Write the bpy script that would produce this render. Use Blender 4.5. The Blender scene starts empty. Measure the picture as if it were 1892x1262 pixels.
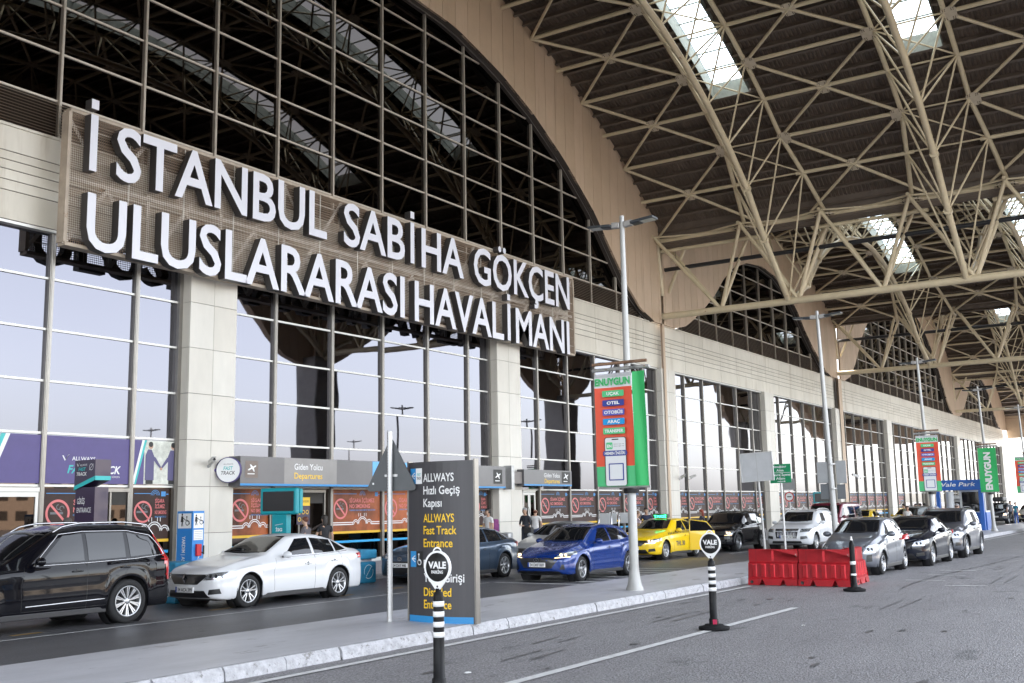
import bpy, bmesh, math, random
from mathutils import Vector, Matrix
from mathutils.bvhtree import BVHTree
R = math.radians
random.seed(7)
SC = bpy.context.scene
COL = SC.collection
# ------------------------------------------------------------------ camera
cam_d = bpy.data.cameras.new('camera'); cam = bpy.data.objects.new('camera', cam_d); COL.objects.link(cam)
YAW, PIT, ROL = R(32.904), R(8.890), R(-1.077)
fw = Vector((math.cos(YAW)*math.cos(PIT), math.sin(YAW)*math.cos(PIT), math.sin(PIT)))
rt = fw.cross(Vector((0, 0, 1))).normalized(); up = rt.cross(fw)
r2 = rt*math.cos(ROL)+up*math.sin(ROL); u2 = -rt*math.sin(ROL)+up*math.cos(ROL)
m = Matrix((r2, u2, -fw)).transposed().to_4x4(); m.translation = Vector((0, 0, 1.9))
cam.matrix_world = m
cam_d.sensor_width = 36; cam_d.lens = 1972.1/1892*36; cam_d.clip_start = .1; cam_d.clip_end = 3000
SC.camera = cam
# ------------------------------------------------------------------ light
W = bpy.data.worlds.new('World'); SC.world = W; W.use_nodes = True
SUN_EL, SUN_AZ = R(48), R(62)      # azimuth measured from +X towards +Y
nt = W.node_tree; nt.nodes.clear()
sky = nt.nodes.new('ShaderNodeTexSky'); sky.sky_type = 'NISHITA'; sky.sun_disc = False
sky.sun_elevation = SUN_EL; sky.sun_rotation = math.pi/2-SUN_AZ; sky.air_density = 1.0; sky.dust_density = 1.6; sky.ozone_density = 1.0
bg = nt.nodes.new('ShaderNodeBackground'); bg.inputs[1].default_value = .14
wo = nt.nodes.new('ShaderNodeOutputWorld'); hs = nt.nodes.new('ShaderNodeHueSaturation'); hs.inputs['Saturation'].default_value = .30; nt.links.new(sky.outputs[0], hs.inputs['Color']); nt.links.new(hs.outputs[0], bg.inputs[0]); nt.links.new(bg.outputs[0], wo.inputs[0])
sd = bpy.data.lights.new('sun', 'SUN'); sd.energy = 5; sd.angle = R(.5); sd.color = (1, .93, .83)
so = bpy.data.objects.new('sun', sd); COL.objects.link(so)
sv = Vector((math.cos(SUN_AZ)*math.cos(SUN_EL), math.sin(SUN_AZ)*math.cos(SUN_EL), math.sin(SUN_EL)))
so.rotation_euler = sv.to_track_quat('Z', 'Y').to_euler()
SC.view_settings.view_transform = 'Standard'; SC.view_settings.look = 'None'; SC.view_settings.gamma = 1
SC.view_settings.exposure = 3.2

# ------------------------------------------------------------------ materials
MATS = {}
def mat(name, col, rough=.6, metal=0, var=0, vscale=3, bump=0, bscale=40, emit=None, estr=1, coat=0, spec=None, stain=None, stretch=None, alpha=None, speck=None, streak=None):
    if name in MATS: return MATS[name]
    m = bpy.data.materials.new(name); m.use_nodes = True; n = m.node_tree.nodes; l = m.node_tree.links
    b = n['Principled BSDF']; b.inputs['Base Color'].default_value = (*col, 1); b.inputs['Roughness'].default_value = rough
    b.inputs['Metallic'].default_value = metal
    if coat: b.inputs['Coat Weight'].default_value = coat; b.inputs['Coat Roughness'].default_value = .03
    if spec is not None: b.inputs['Specular IOR Level'].default_value = spec
    if emit: b.inputs['Emission Color'].default_value = (*emit, 1); b.inputs['Emission Strength'].default_value = estr
    src = None
    def co():
        nonlocal src
        if src is None:
            t = n.new('ShaderNodeTexCoord'); mp = n.new('ShaderNodeMapping'); l.new(t.outputs['Object'], mp.inputs[0])
            if stretch: mp.inputs['Scale'].default_value = stretch
            src = mp.outputs[0]
        return src
    if var or stain:
        nz = n.new('ShaderNodeTexNoise'); nz.inputs['Scale'].default_value = vscale; nz.inputs['Detail'].default_value = 6; nz.inputs['Roughness'].default_value = .65; l.new(co(), nz.inputs[0])
        cr = n.new('ShaderNodeValToRGB'); l.new(nz.outputs[0], cr.inputs[0])
        e = cr.color_ramp.elements; e[0].position = .3; e[1].position = .7
        a = tuple(max(0, c*(1-var)) for c in col); z = tuple(min(1, c*(1+var)) for c in col)
        e[0].color = (*a, 1); e[1].color = (*z, 1)
        out = cr.outputs[0]
        if stain:   # (colour, scale, threshold)
            n2 = n.new('ShaderNodeTexNoise'); n2.inputs['Scale'].default_value = stain[1]; n2.inputs['Detail'].default_value = 8; n2.inputs['Roughness'].default_value = .7; l.new(co(), n2.inputs[0])
            c2 = n.new('ShaderNodeValToRGB'); l.new(n2.outputs[0], c2.inputs[0])
            c2.color_ramp.elements[0].position = stain[2]; c2.color_ramp.elements[1].position = stain[2]+.07
            mx = n.new('ShaderNodeMix'); mx.data_type = 'RGBA'; l.new(c2.outputs[0], mx.inputs[0]); l.new(out, mx.inputs[6]); mx.inputs[7].default_value = (*stain[0], 1)
            out = mx.outputs[2]
        if streak:  # (colour, mapping scale xyz, threshold, strength): rain streaks, tyre marks
            n4 = n.new('ShaderNodeTexNoise'); n4.inputs['Scale'].default_value = 1; n4.inputs['Detail'].default_value = 5; n4.inputs['Roughness'].default_value = .6
            t4 = n.new('ShaderNodeTexCoord'); p4 = n.new('ShaderNodeMapping'); p4.inputs['Scale'].default_value = streak[1]; l.new(t4.outputs['Object'], p4.inputs[0]); l.new(p4.outputs[0], n4.inputs[0])
            c4 = n.new('ShaderNodeValToRGB'); l.new(n4.outputs[0], c4.inputs[0]); c4.color_ramp.elements[0].position = streak[2]; c4.color_ramp.elements[1].position = streak[2]+.12
            s4 = streak[3]; c4.color_ramp.elements[1].color = (s4, s4, s4, 1)
            m4 = n.new('ShaderNodeMix'); m4.data_type = 'RGBA'; l.new(c4.outputs[0], m4.inputs[0]); l.new(out, m4.inputs[6]); m4.inputs[7].default_value = (*streak[0], 1); out = m4.outputs[2]
        if speck:   # (scale, amount): fine aggregate grain
            n3 = n.new('ShaderNodeTexNoise'); n3.inputs['Scale'].default_value = speck[0]; n3.inputs['Detail'].default_value = 3; n3.inputs['Roughness'].default_value = .8
            t3 = n.new('ShaderNodeTexCoord'); l.new(t3.outputs['Object'], n3.inputs[0])
            c3 = n.new('ShaderNodeValToRGB'); l.new(n3.outputs[0], c3.inputs[0]); c3.color_ramp.elements[0].position = .36; c3.color_ramp.elements[1].position = .64
            lo = 1-speck[1]; hi = 1+speck[1]; c3.color_ramp.elements[0].color = (lo, lo, lo, 1); c3.color_ramp.elements[1].color = (hi, hi, hi, 1)
            m3 = n.new('ShaderNodeMix'); m3.data_type = 'RGBA'; m3.blend_type = 'MULTIPLY'; m3.inputs[0].default_value = 1; l.new(out, m3.inputs[6]); l.new(c3.outputs[0], m3.inputs[7]); m3.clamp_result = False
            out = m3.outputs[2]
        l.new(out, b.inputs['Base Color'])
    if bump:
        nb = n.new('ShaderNodeTexNoise'); nb.inputs['Scale'].default_value = bscale; nb.inputs['Detail'].default_value = 4; l.new(co(), nb.inputs[0])
        bp = n.new('ShaderNodeBump'); bp.inputs['Strength'].default_value = bump; bp.inputs['Distance'].default_value = .02; l.new(nb.outputs[0], bp.inputs['Height']); l.new(bp.outputs[0], b.inputs['Normal'])
    MATS[name] = m
    return m

def mirror_glass(name, col, wav=.012, base=(.02, .02, .022), fac=.6):
    """coated facade glass: a strong reflecting coat with the slight waviness of real panes"""
    m = mat(name, base, .03)
    n = m.node_tree.nodes; l = m.node_tree.links; b = n['Principled BSDF']
    b.inputs['Metallic'].default_value = 1; b.inputs['Base Color'].default_value = (*col, 1); b.inputs['Roughness'].default_value = .015
    t = n.new('ShaderNodeTexCoord'); nz = n.new('ShaderNodeTexNoise'); nz.inputs['Scale'].default_value = .55; nz.inputs['Detail'].default_value = .6
    l.new(t.outputs['Object'], nz.inputs[0]); bp = n.new('ShaderNodeBump'); bp.inputs['Strength'].default_value = 1; bp.inputs['Distance'].default_value = wav
    l.new(nz.outputs[0], bp.inputs['Height']); l.new(bp.outputs[0], b.inputs['Normal'])
    return m

# ------------------------------------------------------------------ mesh building
class MB:
    def __init__(s): s.v = []; s.f = []; s.mi = []; s.sm = []; s.ms = []; s.M = Matrix.Identity(4)
    def mat(s, m):
        if m not in s.ms: s.ms.append(m)
        return s.ms.index(m)
    def raw(s, vs, fs, m, smooth=False, M=None):
        k = len(s.v); T = s.M if M is None else s.M @ M
        s.v += [T @ Vector(p) for p in vs]; i = s.mat(m)
        for f in fs: s.f.append([k+a for a in f]); s.mi.append(i); s.sm.append(smooth)
    def box(s, lo, hi, m, M=None):
        (a, b, c), (d, e, f) = lo, hi
        s.raw([(a, b, c), (d, b, c), (d, e, c), (a, e, c), (a, b, f), (d, b, f), (d, e, f), (a, e, f)],
              [(0, 3, 2, 1), (4, 5, 6, 7), (0, 1, 5, 4), (1, 2, 6, 5), (2, 3, 7, 6), (3, 0, 4, 7)], m, M=M)
    def bbox(s, lo, hi, m, bv=.01, M=None):
        """box with chamfered edges"""
        bm = bmesh.new(); bmesh.ops.create_cube(bm, size=1)
        for v in bm.verts: v.co = Vector([lo[i]+(v.co[i]+.5)*(hi[i]-lo[i]) for i in range(3)])
        bmesh.ops.bevel(bm, geom=bm.edges[:], offset=bv, segments=2, affect='EDGES', profile=.5)
        bm.verts.ensure_lookup_table(); s.raw([v.co[:] for v in bm.verts], [[v.index for v in f.verts] for f in bm.faces], m, M=M); bm.free()
    def tube(s, a, b, r, m, n=8, r2=None, caps=True, smooth=True):
        a = Vector(a); b = Vector(b); d = b-a
        if d.length < 1e-6: return
        q = d.to_track_quat('Z', 'Y').to_matrix(); r2 = r if r2 is None else r2
        vs = []
        for p, rr in ((a, r), (b, r2)):
            for i in range(n):
                t = 2*math.pi*i/n; vs.append(p+q @ Vector((rr*math.cos(t), rr*math.sin(t), 0)))
        s.raw(vs, [(i, (i+1) % n, n+(i+1) % n, n+i) for i in range(n)], m, smooth)
        if caps:
            s.raw(vs[:n], [tuple(reversed(range(n)))], m); s.raw(vs[n:], [tuple(range(n))], m)
    def path(s, pts, r, m, n=8):
        """one continuous bent tube"""
        P = [Vector(p) for p in pts]; vs = []
        for k, p in enumerate(P):
            d = (P[min(k+1, len(P)-1)]-P[max(k-1, 0)]).normalized()
            x = d.cross(Vector((0, 1, .013))).normalized(); y = d.cross(x)
            rr = r[k] if isinstance(r, (list, tuple)) else r
            for i in range(n):
                t = 2*math.pi*i/n; vs.append(p+x*rr*math.cos(t)+y*rr*math.sin(t))
        fs = [(k*n+i, k*n+(i+1) % n, (k+1)*n+(i+1) % n, (k+1)*n+i) for k in range(len(P)-1) for i in range(n)]
        s.raw(vs, fs, m, True)
        s.raw(vs[:n], [tuple(reversed(range(n)))], m); s.raw(vs[-n:], [tuple(range(n))], m)
    def lathe(s, prof, m, n=24, M=None, smooth=True):
        """prof: (r,z) list"""
        vs = [(r*math.cos(2*math.pi*i/n), r*math.sin(2*math.pi*i/n), z) for r, z in prof for i in range(n)]
        s.raw(vs, [(k*n+i, k*n+(i+1) % n, (k+1)*n+(i+1) % n, (k+1)*n+i) for k in range(len(prof)-1) for i in range(n)], m, smooth, M)
    def prism(s, pts, z0, z1, m, M=None):
        n = len(pts); vs = [(x, y, z0) for x, y in pts]+[(x, y, z1) for x, y in pts]
        s.raw(vs, [tuple(reversed(range(n))), tuple(range(n, 2*n))]+[(i, (i+1) % n, n+(i+1) % n, n+i) for i in range(n)], m, M=M)
    def flat(s, pts, z, m, M=None):
        s.raw([(x, y, z) for x, y in pts], [tuple(range(len(pts)))], m, M=M)
    def rect(s, x0, y0, x1, y1, z, m): s.flat([(x0, y0), (x1, y0), (x1, y1), (x0, y1)], z, m)
    def rrect(s, x0, y0, x1, y1, r, z, m):
        p = []
        for cx, cy, a0 in ((x1-r, y0+r, -90), (x1-r, y1-r, 0), (x0+r, y1-r, 90), (x0+r, y0+r, 180)):
            for k in range(5): a = R(a0+22.5*k); p.append((cx+r*math.cos(a), cy+r*math.sin(a)))
        s.flat(p, z, m)
    def disc(s, x, y, r, z, m, n=28): s.flat([(x+r*math.cos(2*math.pi*i/n), y+r*math.sin(2*math.pi*i/n)) for i in range(n)], z, m)
    def ring(s, x, y, r0, r1, z, m, a0=0, a1=360, n=32, sx=1):
        A = [R(a0+(a1-a0)*i/n) for i in range(n+1)]
        vs = [(x+sx*r*math.cos(a), y+r*math.sin(a), z) for r in (r0, r1) for a in A]
        s.raw(vs, [(i, n+1+i, n+2+i, i+1) for i in range(n)], m)
    def line(s, pts, w, z, m):
        for (x0, y0), (x1, y1) in zip(pts, pts[1:]):
            d = Vector((x1-x0, y1-y0)).normalized()*w/2; s.flat([(x0+d.y, y0-d.x), (x1+d.y, y1-d.x), (x1-d.y, y1+d.x), (x0-d.y, y0+d.x)], z, m)
    def text(s, body, x, y, h, z, m, sx=1, bold=0, ext=0, align='L', shear=0, rot=0, width=None):
        vs, fs, w = text_mesh(body, bold, ext, shear)
        if width: sx = width/(w*h)
        off = {'L': 0, 'C': -w*h*sx/2, 'R': -w*h*sx}[align]
        c, si = math.cos(rot), math.sin(rot)
        out = []
        for p in vs:
            a, b = p[0]*h*sx+off, p[1]*h
            out.append((x+a*c-b*si, y+a*si+b*c, z+p[2]*(1 if ext else 0)))
        s.raw(out, fs, m)
    def build(s, name, parent=None, label=None, loc=None):
        me = bpy.data.meshes.new(name); me.from_pydata([v[:] for v in s.v], [], s.f)
        for x in s.ms: me.materials.append(x)
        me.polygons.foreach_set('material_index', s.mi); me.polygons.foreach_set('use_smooth', s.sm); me.update()
        o = bpy.data.objects.new(name, me); COL.objects.link(o)
        if parent: o.parent = parent
        if label: o['label'] = label
        return o
TXT = {}
def text_mesh(body, bold, ext, shear):
    """cap height 1; returns verts, faces, width"""
    k = (body, bold, ext, shear)
    if k in TXT: return TXT[k]
    c = bpy.data.curves.new('t', 'FONT'); c.body = body; c.size = 1/.729; c.offset = bold; c.shear = shear; c.resolution_u = 3
    if ext: c.extrude = ext/2; c.bevel_depth = 0
    o = bpy.data.objects.new('t', c); COL.objects.link(o)
    dg = bpy.context.evaluated_depsgraph_get(); me = bpy.data.meshes.new_from_object(o.evaluated_get(dg))
    vs = [v.co[:] for v in me.vertices]; fs = [list(p.vertices) for p in me.polygons]
    if vs:
        x0 = min(v[0] for v in vs); x1 = max(v[0] for v in vs); vs = [(v[0]-x0, v[1], v[2]) for v in vs]
    else: x0 = x1 = 0
    bpy.data.objects.remove(o); bpy.data.curves.remove(c); bpy.data.meshes.remove(me)
    TXT[k] = (vs, fs, x1-x0); return TXT[k]
def tag(o, label, cat, group=None):
    o['label'] = label; o['category'] = cat
    if group: o['group'] = group
    return o
def thing(name, label, cat, loc=(0, 0, 0), rz=0, group=None):
    o = bpy.data.objects.new(name, None); COL.objects.link(o); o.location = loc; o.rotation_euler = (0, 0, rz); o.empty_display_size = .3
    return tag(o, label, cat, group)
def struct(o): o['kind'] = 'structure'; return o
def copy_tree(o, parent=None):
    c = o.copy(); COL.objects.link(c); c.parent = parent
    for ch in list(o.children): copy_tree(ch, c)
    return c
def frame(o, u, v):
    """4x4 that maps x->u, y->v, z->normal at origin o"""
    u = Vector(u).normalized(); v = Vector(v).normalized(); n = u.cross(v)
    M = Matrix((u, v, n)).transposed().to_4x4(); M.translation = Vector(o); return M
def FY(x, y, z): return frame((x, y, z), (1, 0, 0), (0, 0, 1))       # a sign facing the road (-Y)
def FX(x, y, z): return frame((x, y, z), (0, -1, 0), (0, 0, 1))      # a sign facing the camera end (-X)
# ------------------------------------------------------------------ palette
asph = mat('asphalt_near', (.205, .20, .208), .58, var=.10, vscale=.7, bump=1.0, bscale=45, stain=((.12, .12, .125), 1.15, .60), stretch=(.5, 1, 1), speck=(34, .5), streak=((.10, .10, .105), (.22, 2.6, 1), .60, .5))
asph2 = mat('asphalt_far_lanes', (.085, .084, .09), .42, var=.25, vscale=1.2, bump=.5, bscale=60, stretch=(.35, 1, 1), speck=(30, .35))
pave = mat('concrete_paving', (.43, .43, .455), .38, var=.16, vscale=1.6, bump=.25, bscale=25, stain=((.17, .165, .16), 2.3, .6), stretch=(.35, 1, 1))
kerbm = mat('kerb_paint', (.40, .40, .42), .7, var=.25, vscale=9, bump=.8, bscale=30, stain=((.20, .195, .19), 11, .57))
paintw = mat('road_paint', (.56, .56, .56), .7, var=.2, vscale=6, stain=((.14, .14, .14), 9, .62))
CL = dict(var=.07, vscale=1.3, stretch=(1, 1, .35), bump=.05, bscale=6, streak=((.40, .34, .26), (1.6, 1, .22), .56, .55))
clad = mat('cream_cladding', (.60, .56, .48), .42, **CL); clads = [clad, mat('cream_cladding_b', (.575, .535, .455), .42, **CL), mat('cream_cladding_c', (.62, .58, .50), .42, **CL)]
CM = dict(var=.08, vscale=1.1, stretch=(1, 1, .4), stain=((.52, .48, .42), 1.4, .66), bump=.05, bscale=6, streak=((.46, .41, .34), (1.8, 1.8, .16), .60, .35))
colm = mat('column_cladding', (.60, .57, .51), .4, **CM); cols_ = [colm, mat('column_cladding_b', (.58, .55, .49), .4, **CM), mat('column_cladding_c', (.62, .595, .54), .4, **CM)]
gap = mat('joint_dark', (.07, .055, .045), .8)
TN = dict(var=.06, vscale=.9, streak=((.36, .25, .17), (2, 1, .15), .58, .4))
tan = mat('tan_panels', (.52, .385, .27), .5, **TN); tans = [tan, mat('tan_panels_b', (.495, .365, .255), .5, **TN), mat('tan_panels_c', (.54, .40, .285), .5, **TN)]
deckm = mat('ribbed_deck', (.105, .078, .058), .55, var=.2, vscale=1.5)
deck2 = mat('purlin_brown', (.115, .088, .068), .5, var=.15, vscale=2)
steel = mat('cream_steel_paint', (.58, .485, .325), .42, var=.10, vscale=1.6, stain=((.22, .085, .03), 2.6, .655))
steelf = mat('plate_steel_paint', (.50, .42, .31), .5, var=.12, vscale=3)
bolt = mat('bolt_dark', (.06, .04, .03), .5, .5)
alu = mat('mullion_aluminium', (.25, .235, .215), .32, .7, var=.08, vscale=4)
alul = mat('transom_white_aluminium', (.62, .61, .58), .35, .2)
alu2 = mat('mullion_bronze', (.42, .37, .31), .35, .4, var=.08, vscale=4); alu3 = mat('transom_cream', (.50, .44, .37), .35, .1)
louv = mat('louvre_brown', (.42, .33, .245), .5, .2, var=.1)
curbm = mat('skylight_curb_grey', (.30, .31, .27), .6, var=.2, vscale=4)
glow = mirror_glass('lower_glass', (.122, .121, .139), .005)
ghi = mirror_glass('upper_glass', (.045, .038, .036), .0022)
doorg = mirror_glass('door_glass', (.05, .04, .035), .002)
dark = mat('dark_interior', (.03, .026, .022), .7)
black = mat('black_rubber', (.018, .018, .019), .6)
pole = mat('galvanised_pole', (.45, .45, .45), .4, .55, var=.1, vscale=5)

# ------------------------------------------------------------------ ground
def sheet(name, x0, y0, x1, y1, z, m, k='structure'):
    b = MB(); b.raw([(x0, y0, z), (x1, y0, z), (x1, y1, z), (x0, y1, z)], [(0, 1, 2, 3)], m); o = b.build(name); o['kind'] = k; return o
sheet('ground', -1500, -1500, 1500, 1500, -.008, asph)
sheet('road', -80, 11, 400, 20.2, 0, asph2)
mb = MB()
def strip(pts, w, z=.004, m=paintw):
    for (x0, y0), (x1, y1) in zip(pts, pts[1:]):
        d = Vector((x1-x0, y1-y0)).normalized()*w/2; mb.raw([(x0+d.y, y0-d.x, z), (x1+d.y, y1-d.x, z), (x1-d.y, y1+d.x, z), (x0-d.y, y0+d.x, z)], [(0, 1, 2, 3)], m)
strip([(-30, 9.32), (24.5, 9.32)], .13); strip([(44, 9.32), (160, 9.32)], .13)
strip([(4, 6.71), (19.7, 6.66)], .14); strip([(-30, 16.06), (23.5, 16.06)], .07, .008); strip([(40, 16.0), (150, 16.0)], .1, .008)
for k in range(8):
    x = 23.6+k*.95; strip([(x, 12.9), (x-.05, 15.9)], .16, .009)
for x, y in ((27.5, 6.5), (29.5, 6.4), (31.5, 6.5), (40, 5.9), (26, 5.3)): strip([(x, y), (x+.05, y-.9)], .1)
yl = mat('worn_yellow_paint', (.30, .19, .06), .7, var=.3, vscale=8)
for x, y in ((9, 17.3), (10.5, 16.6), (13.3, 17.6), (15, 17.0), (18.6, 16.9), (20.8, 17.2)): strip([(x, y), (x+.55, y)], .12, .008, yl)
struct(mb.build('road_markings'))
# tar seam, oil drips and tyre scuffs lying on the asphalt
mb = MB(); tar = mat('tar_seam', (.05, .05, .052), .5, var=.3, vscale=6); oil = mat('oil_drips', (.095, .093, .098), .42, var=.4, vscale=5)
rr = random.Random(3); pts = [(24.9, 6.0), (27.5, 6.15), (31.3, 6.0), (37.0, 5.7), (44, 5.6), (60, 5.5)]; P_ = []
for (xa, ya), (xb, yb) in zip(pts, pts[1:]):
    n = int((xb-xa)*2.5)
    for i in range(n): P_.append((xa+(xb-xa)*i/n, ya+(yb-ya)*i/n+rr.uniform(-.05, .05)))
for p, q in zip(P_, P_[1:]): strip([p, q], rr.uniform(.015, .05), .0035, tar)
def blot(x, y, rx, ry, m):
    n = 14; mb.raw([(x+rx*rr.uniform(.6, 1.1)*math.cos(2*math.pi*i/n), y+ry*rr.uniform(.6, 1.1)*math.sin(2*math.pi*i/n), .003) for i in range(n)], [tuple(range(n))], m)
for _ in range(90):
    x = rr.uniform(8, 60); blot(x, rr.choice((8.1, 7.6, 5.2, 3.8, 7.9))+rr.gauss(0, .45), rr.uniform(.04, .28), rr.uniform(.02, .07), oil)
for _ in range(35): blot(rr.uniform(8, 60), 14.4+rr.gauss(0, .8), rr.uniform(.03, .2), rr.uniform(.02, .06), tar)
for x, y, l in ((11.6, 7.75, 1.1), (13.2, 8.3, .9), (9.4, 5.4, 1.3), (16.5, 8.0, 1.6), (20, 5.2, 2.0), (27, 4.5, 2.2)):
    strip([(x, y), (x+l, y+.08)], .035, .0032, oil); strip([(x+.3, y-.25), (x+l*1.2, y-.18)], .03, .0032, oil)
struct(mb.build('road_stains'))
# centre island between the lanes
mb = MB()
mb.raw([(-30, 9.86, .15), (300, 9.86, .15), (300, 12.3, .15), (-30, 12.3, .15)], [(0, 1, 2, 3)], pave)
mb.box((-30, 12.3, -.01), (300, 12.42, .146), pave)
struct(mb.build('median_pavement'))
mb = MB(); x = -10
while x < 170:
    l = .98 if x < 60 else 3.9; j = random.uniform(-.012, .012)
    mb.raw([(x+.012, 9.74+j, -.02), (x+l, 9.74+j, -.02), (x+l, 9.755+j, .10), (x+.012, 9.755+j, .10), (x+l, 9.795+j, .15), (x+.012, 9.795+j, .15), (x+l, 9.87, .154), (x+.012, 9.87, .154)],
           [(0, 1, 2, 3), (3, 2, 4, 5), (5, 4, 6, 7), (1, 6, 4, 2), (0, 3, 5, 7)], kerbm); x += l+.012
struct(mb.build('kerb'))
mb = MB(); mb.raw([(-60, 20.2, .13), (300, 20.2, .13), (300, 25.9, .13), (-60, 25.9, .13)], [(0, 1, 2, 3)], pave); mb.box((-60, 20.05, -.01), (300, 20.2, .127), kerbm)
struct(mb.build('terminal_pavement'))
fc = mat('forecourt_bounce', (.10, .095, .09), .7, var=.1)
sheet('forecourt_bounce_sheet', -200, -160, 400, -7, .004, fc)  # unseen ground sheet added for sun bounce, its tone set for paint reflections

# ------------------------------------------------------------------ terminal building
P = 2.76; X0 = 22.4; FYF = 25.5
TERM = thing('terminal_building', 'cream and tan airport terminal with tall glass bays and arched upper windows', 'building', (0, 0, 0))
XEND = 174.3; XST = -14
colx = [X0+6*P*k for k in range(-2, 10)]
colx = [c for c in colx if c < XEND]
A0, B0, A1, B1 = (31, 38, 25.85, 23.7), (71.7, 31.8, 21.54, 16.9), (113.4, 38, 25.85, 23.7), (155.0, 31.8, 21.54, 16.9)
Z0 = (-9.9, 31.8, 21.54, 16.9)
ARCHES = [A0, B0, A1, B1]
def deckz(x, a): c, r, z, h = a; return z-r+math.sqrt(max(0, r*r-(x-c)**2))
# window arch outline above the cladding: half width at z
def archz(x, a):
    c, r, z, h = a; d = abs(x-c)
    if h > 20:
        t = [(0, 22.55), (4, 22.3), (7.5, 21.4), (10.3, 20.3), (13.1, 18.8), (16.0, 16.8), (19.3, 13.7), (21.0, 12.55), (22.6, 12.1)]
    else:
        t = [(0, 18.5), (3, 18.2), (5.5, 17.4), (7.4, 16.3), (9.0, 15.0), (10.6, 14.2 if 0 else 14.0), (12.6, 12.9), (13.8, 12.35), (15.0, 12.1)]
    if d >= t[-1][0]: return 12.06
    for (d0, z0), (d1, z1) in zip(t, t[1:]):
        if d0 <= d <= d1:
            s = (d-d0)/(d1-d0); return z0+(z1-z0)*s
def which(x):
    for a in [Z0]+ARCHES:
        if abs(x-a[0]) <= a[3]+.001: return a
    return B1
# cladding band (panels with real joints)
mb = MB(); mb.box((XST, FYF+.03, 9.55), (XEND, 26.2, 12.06), gap)
rows = [(9.57, 10.32), (10.345, 10.60), (10.625, 10.88), (10.905, 11.13), (11.155, 11.37), (11.395, 12.05)]
x = X0-13*P
while x < XEND-.5:
    for a, b in rows: mb.box((x+.008, FYF, a), (min(x+P, XEND)-.008, FYF+.06, b), random.choice(clads))
    x += P
mb.box((XST, FYF-.05, 12.05), (XEND, FYF+.1, 12.12), clad)
mb.build('cladding_band', TERM)
# end wall, back volume
mb = MB(); mb.box((XST, 26.3, 0), (XEND, 60, 12), dark); mb.box((XEND-.02, 25.55, 0), (XEND+.05, 60, 12.05), clad); mb.box((XST, 26.6, 12), (XEND, 60, 12.1), dark)
mb.build('wall', TERM)
mb = MB(); mb.box((XST-20, 40, 12), (XEND, 60, 21), clad); mb.build('upper_storey', TERM)
# columns
tr = [.13, 1.35, 2.72, 4.1, 5.48, 6.86, 8.24, 9.53]
for c in colx:
    c -= .22; mb = MB(); y0 = 25.26; mb.box((c-.9, y0+.04, 0), (c+.9, 26.2, 9.53), gap)
    for z0, z1 in zip(tr, tr[1:]):
        for xa, xb in ((-.92, 0), (0, .92)): mb.box((c+xa+.006, y0, z0+.007), (c+xb-.006, y0+.05, z1-.007), random.choice(cols_))
        for sx in (-1, 1):
            xx = c+sx*.92; mb.box((min(xx, xx-sx*.03), y0+.053, z0+.007), (max(xx, xx-sx*.03), 25.62, z1-.007), colm)
    mb.build('column', TERM)
# lower windows, one per bay
bays = [(a+.70, b-1.14) for a, b in zip(colx, colx[1:])]+[(colx[-1]+.70, XEND)]
def quad_y(mb, x0, z0, x1, z1, y, m): mb.raw([(x0, y, z0), (x1, y, z0), (x1, y, z1), (x0, y, z1)], [(0, 1, 2, 3)], m)
for bx0, bx1 in bays:
    g = MB(); f = MB()
    ms = [X0+P*k for k in range(-14, 60) if bx0+.3 < X0+P*k < bx1-.3]
    ed = [bx0]+ms+[bx1]
    for a, b in zip(ed, ed[1:]):
        for z0, z1 in zip(tr[2:], tr[3:]):
            t = random.uniform(-.006, .006); s = random.uniform(-.006, .006)   # panes never sit quite flush
            g.raw([(a, 25.72+t, z0), (b, 25.72-t+s, z0), (b, 25.72-t, z1), (a, 25.72+t-s, z1)], [(0, 1, 2, 3)], glow)
        t = random.uniform(-.003, .003)
        g.raw([(a, 25.72+t, .13), (b, 25.72-t, .13), (b, 25.72-t, 2.72), (a, 25.72+t, 2.72)], [(0, 1, 2, 3)], doorg)
        for z in tr[2:-1]: f.box((a+.05, 25.67, z-.03), (b-.05, 25.74, z+.03), alul)
        f.box((a+.05, 25.66, .13), (b-.06, 25.74, .25), alul)
    for x in ms: f.box((x-.07, 25.62, .13), (x+.07, 25.74, 9.56), alu); f.tube((x-.025, 25.62, .13), (x-.025, 25.62, 9.5), .028, alu, 6)
    for x in (bx0+.05, bx1-.08): f.box((x-.05, 25.60, .13), (x+.11, 25.74, 9.56), alu)
    f.box((bx0, 25.5, 9.47), (bx1, 25.74, 9.545), alul)
    o = g.build('window', TERM); f.build('window_frame', o)
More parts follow.
